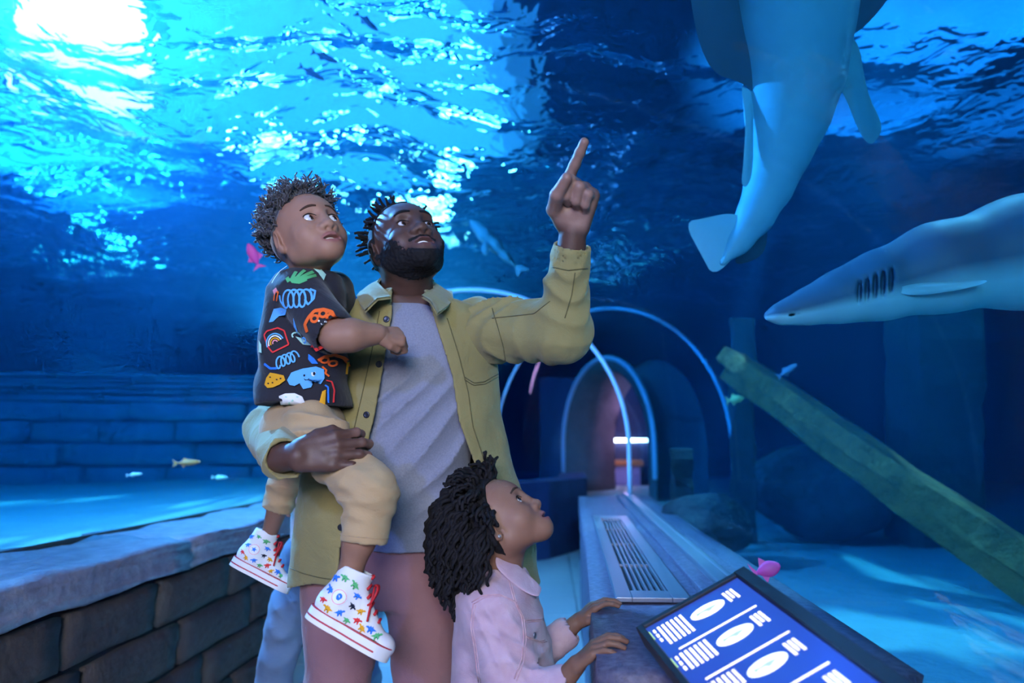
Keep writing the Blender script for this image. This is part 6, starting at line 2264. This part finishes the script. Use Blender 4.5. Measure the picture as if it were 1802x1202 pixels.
far_box('top', -0.5, 0.5, 0.84, 0.93, 0.5, mat('orange_counter', (0.75, 0.25, 0.08), 0.5, emit=None), ct)
far_box('body', -0.45, 0.45, 0.0, 0.84, 0.45, mat('lilac_counter', (0.4, 0.35, 0.6), 0.5), ct)
lamp('end_fill_light', 'POINT', tuple(c3 - fw_ * 1.9 + np.array((0.1, 0, 1.6))), (0, 0, 0), 40, (0.6, 0.42, 1.0), shadow_soft_size=0.25)  # purple point light added to tint the archway

# ================================================================== pool floodlight and added glitter lamps
M['lamp_glass'] = mat('lamp_lens', (1, 1, 1), 0.3, emit=((1.0, 0.97, 0.9), 130.0))
M['flood_glass'] = mat('flood_lens', (1, 1, 1), 0.3, emit=((1.0, 0.5, 0.5), 4.5))


def pool_lamp(name, label, c, aim, r, m, post_to=None):
    c = np.asarray(c, float); n = nrm(np.asarray(aim, float) - c)
    o = empty(name, tuple(c)); tag(o, label, 'lamp')
    link('lens', disc(c, n, r, 0.01, m, 'lens', 28), o)
    a = nrm(np.cross(n, (0.1, 0.2, 1))); b = np.cross(n, a)
    V = []; seg = 28
    for rr_, hh in ((r * 1.02, 0.09), (r * 1.10, 0.09), (r * 1.16, -0.02), (r * 0.6, -r * 0.9), (r * 0.2, -r * 1.0)):
        for k in range(seg):
            t = 2 * math.pi * k / seg; V.append(c + n * hh + rr_ * (math.cos(t) * a + math.sin(t) * b))
    Fc = [(j * seg + k, j * seg + (k + 1) % seg, (j + 1) * seg + (k + 1) % seg, (j + 1) * seg + k) for j in range(4) for k in range(seg)]
    link('housing', mesh('housing', V, Fc + [tuple(range(4 * seg, 5 * seg))], M['black']), o)
    if post_to is not None:
        v, f = tube([c - n * r * 0.9, np.array((c[0] - n[0] * r * 0.9, c[1] - n[1] * r * 0.9, post_to))], 0.03, 8)
        link('post', mesh('post', v, f, M['black']), o)
    return o


pool_lamp('flood_lamp', 'glaring white floodlight hung over the water at the upper corner', (-4.72, 6.55, 4.75), (-0.8, 1.8, 1.3), 0.75, M['flood_glass'], 8.4)
pool_lamp('glitter_lamp', 'submerged lamp added behind the man to make the surface glitter', P(745, 650, 8.6), P(745, 650, 8.6) + np.array((0.03, -0.40, 1.0)), 0.40, M['lamp_glass'], 0.5)  # this and the next two: unseen lamps added for glitter on the ripples
pool_lamp('glitter_lamp', 'submerged lamp added behind the boy to make the surface glitter', P(520, 600, 7.2), P(520, 600, 7.2) + np.array((0.1, -0.40, 1.0)), 0.30, M['lamp_glass'], 0.5)
pool_lamp('glitter_lamp', 'submerged lamp added behind the sunken stone wall to make the surface glitter', P(170, 725, 10.2), P(170, 725, 10.2) + np.array((0.1, -0.4, 1.0)), 0.24, M['lamp_glass'], 0.5)

# stitched seams of the overshirt
M['olive_seam'] = cloth_mat('olive_seam', (0.115, 0.098, 0.036), 300, 0.4)
for line_ in ([(818, 664), (834, 674), (852, 672), (872, 660), (890, 650)], [(817, 668), (833, 678), (853, 676), (891, 655)],
              [(668, 548), (654, 620), (636, 700), (622, 760)],
              [(787, 560), (806, 620), (824, 690), (832, 750), (852, 810)],
              [(866, 542), (876, 575), (886, 610), (890, 640)],
              [(866, 560), (905, 556), (940, 552), (968, 530)],
              [(972, 470), (1000, 476), (1034, 472)], [(1012, 480), (1006, 520), (994, 560)],
              [(494, 992), (530, 1008), (560, 1016), (586, 1020)]):
    seam(lerp_px(line_, 22), 0.0014, 'seam', M['olive_seam'], over, jt)
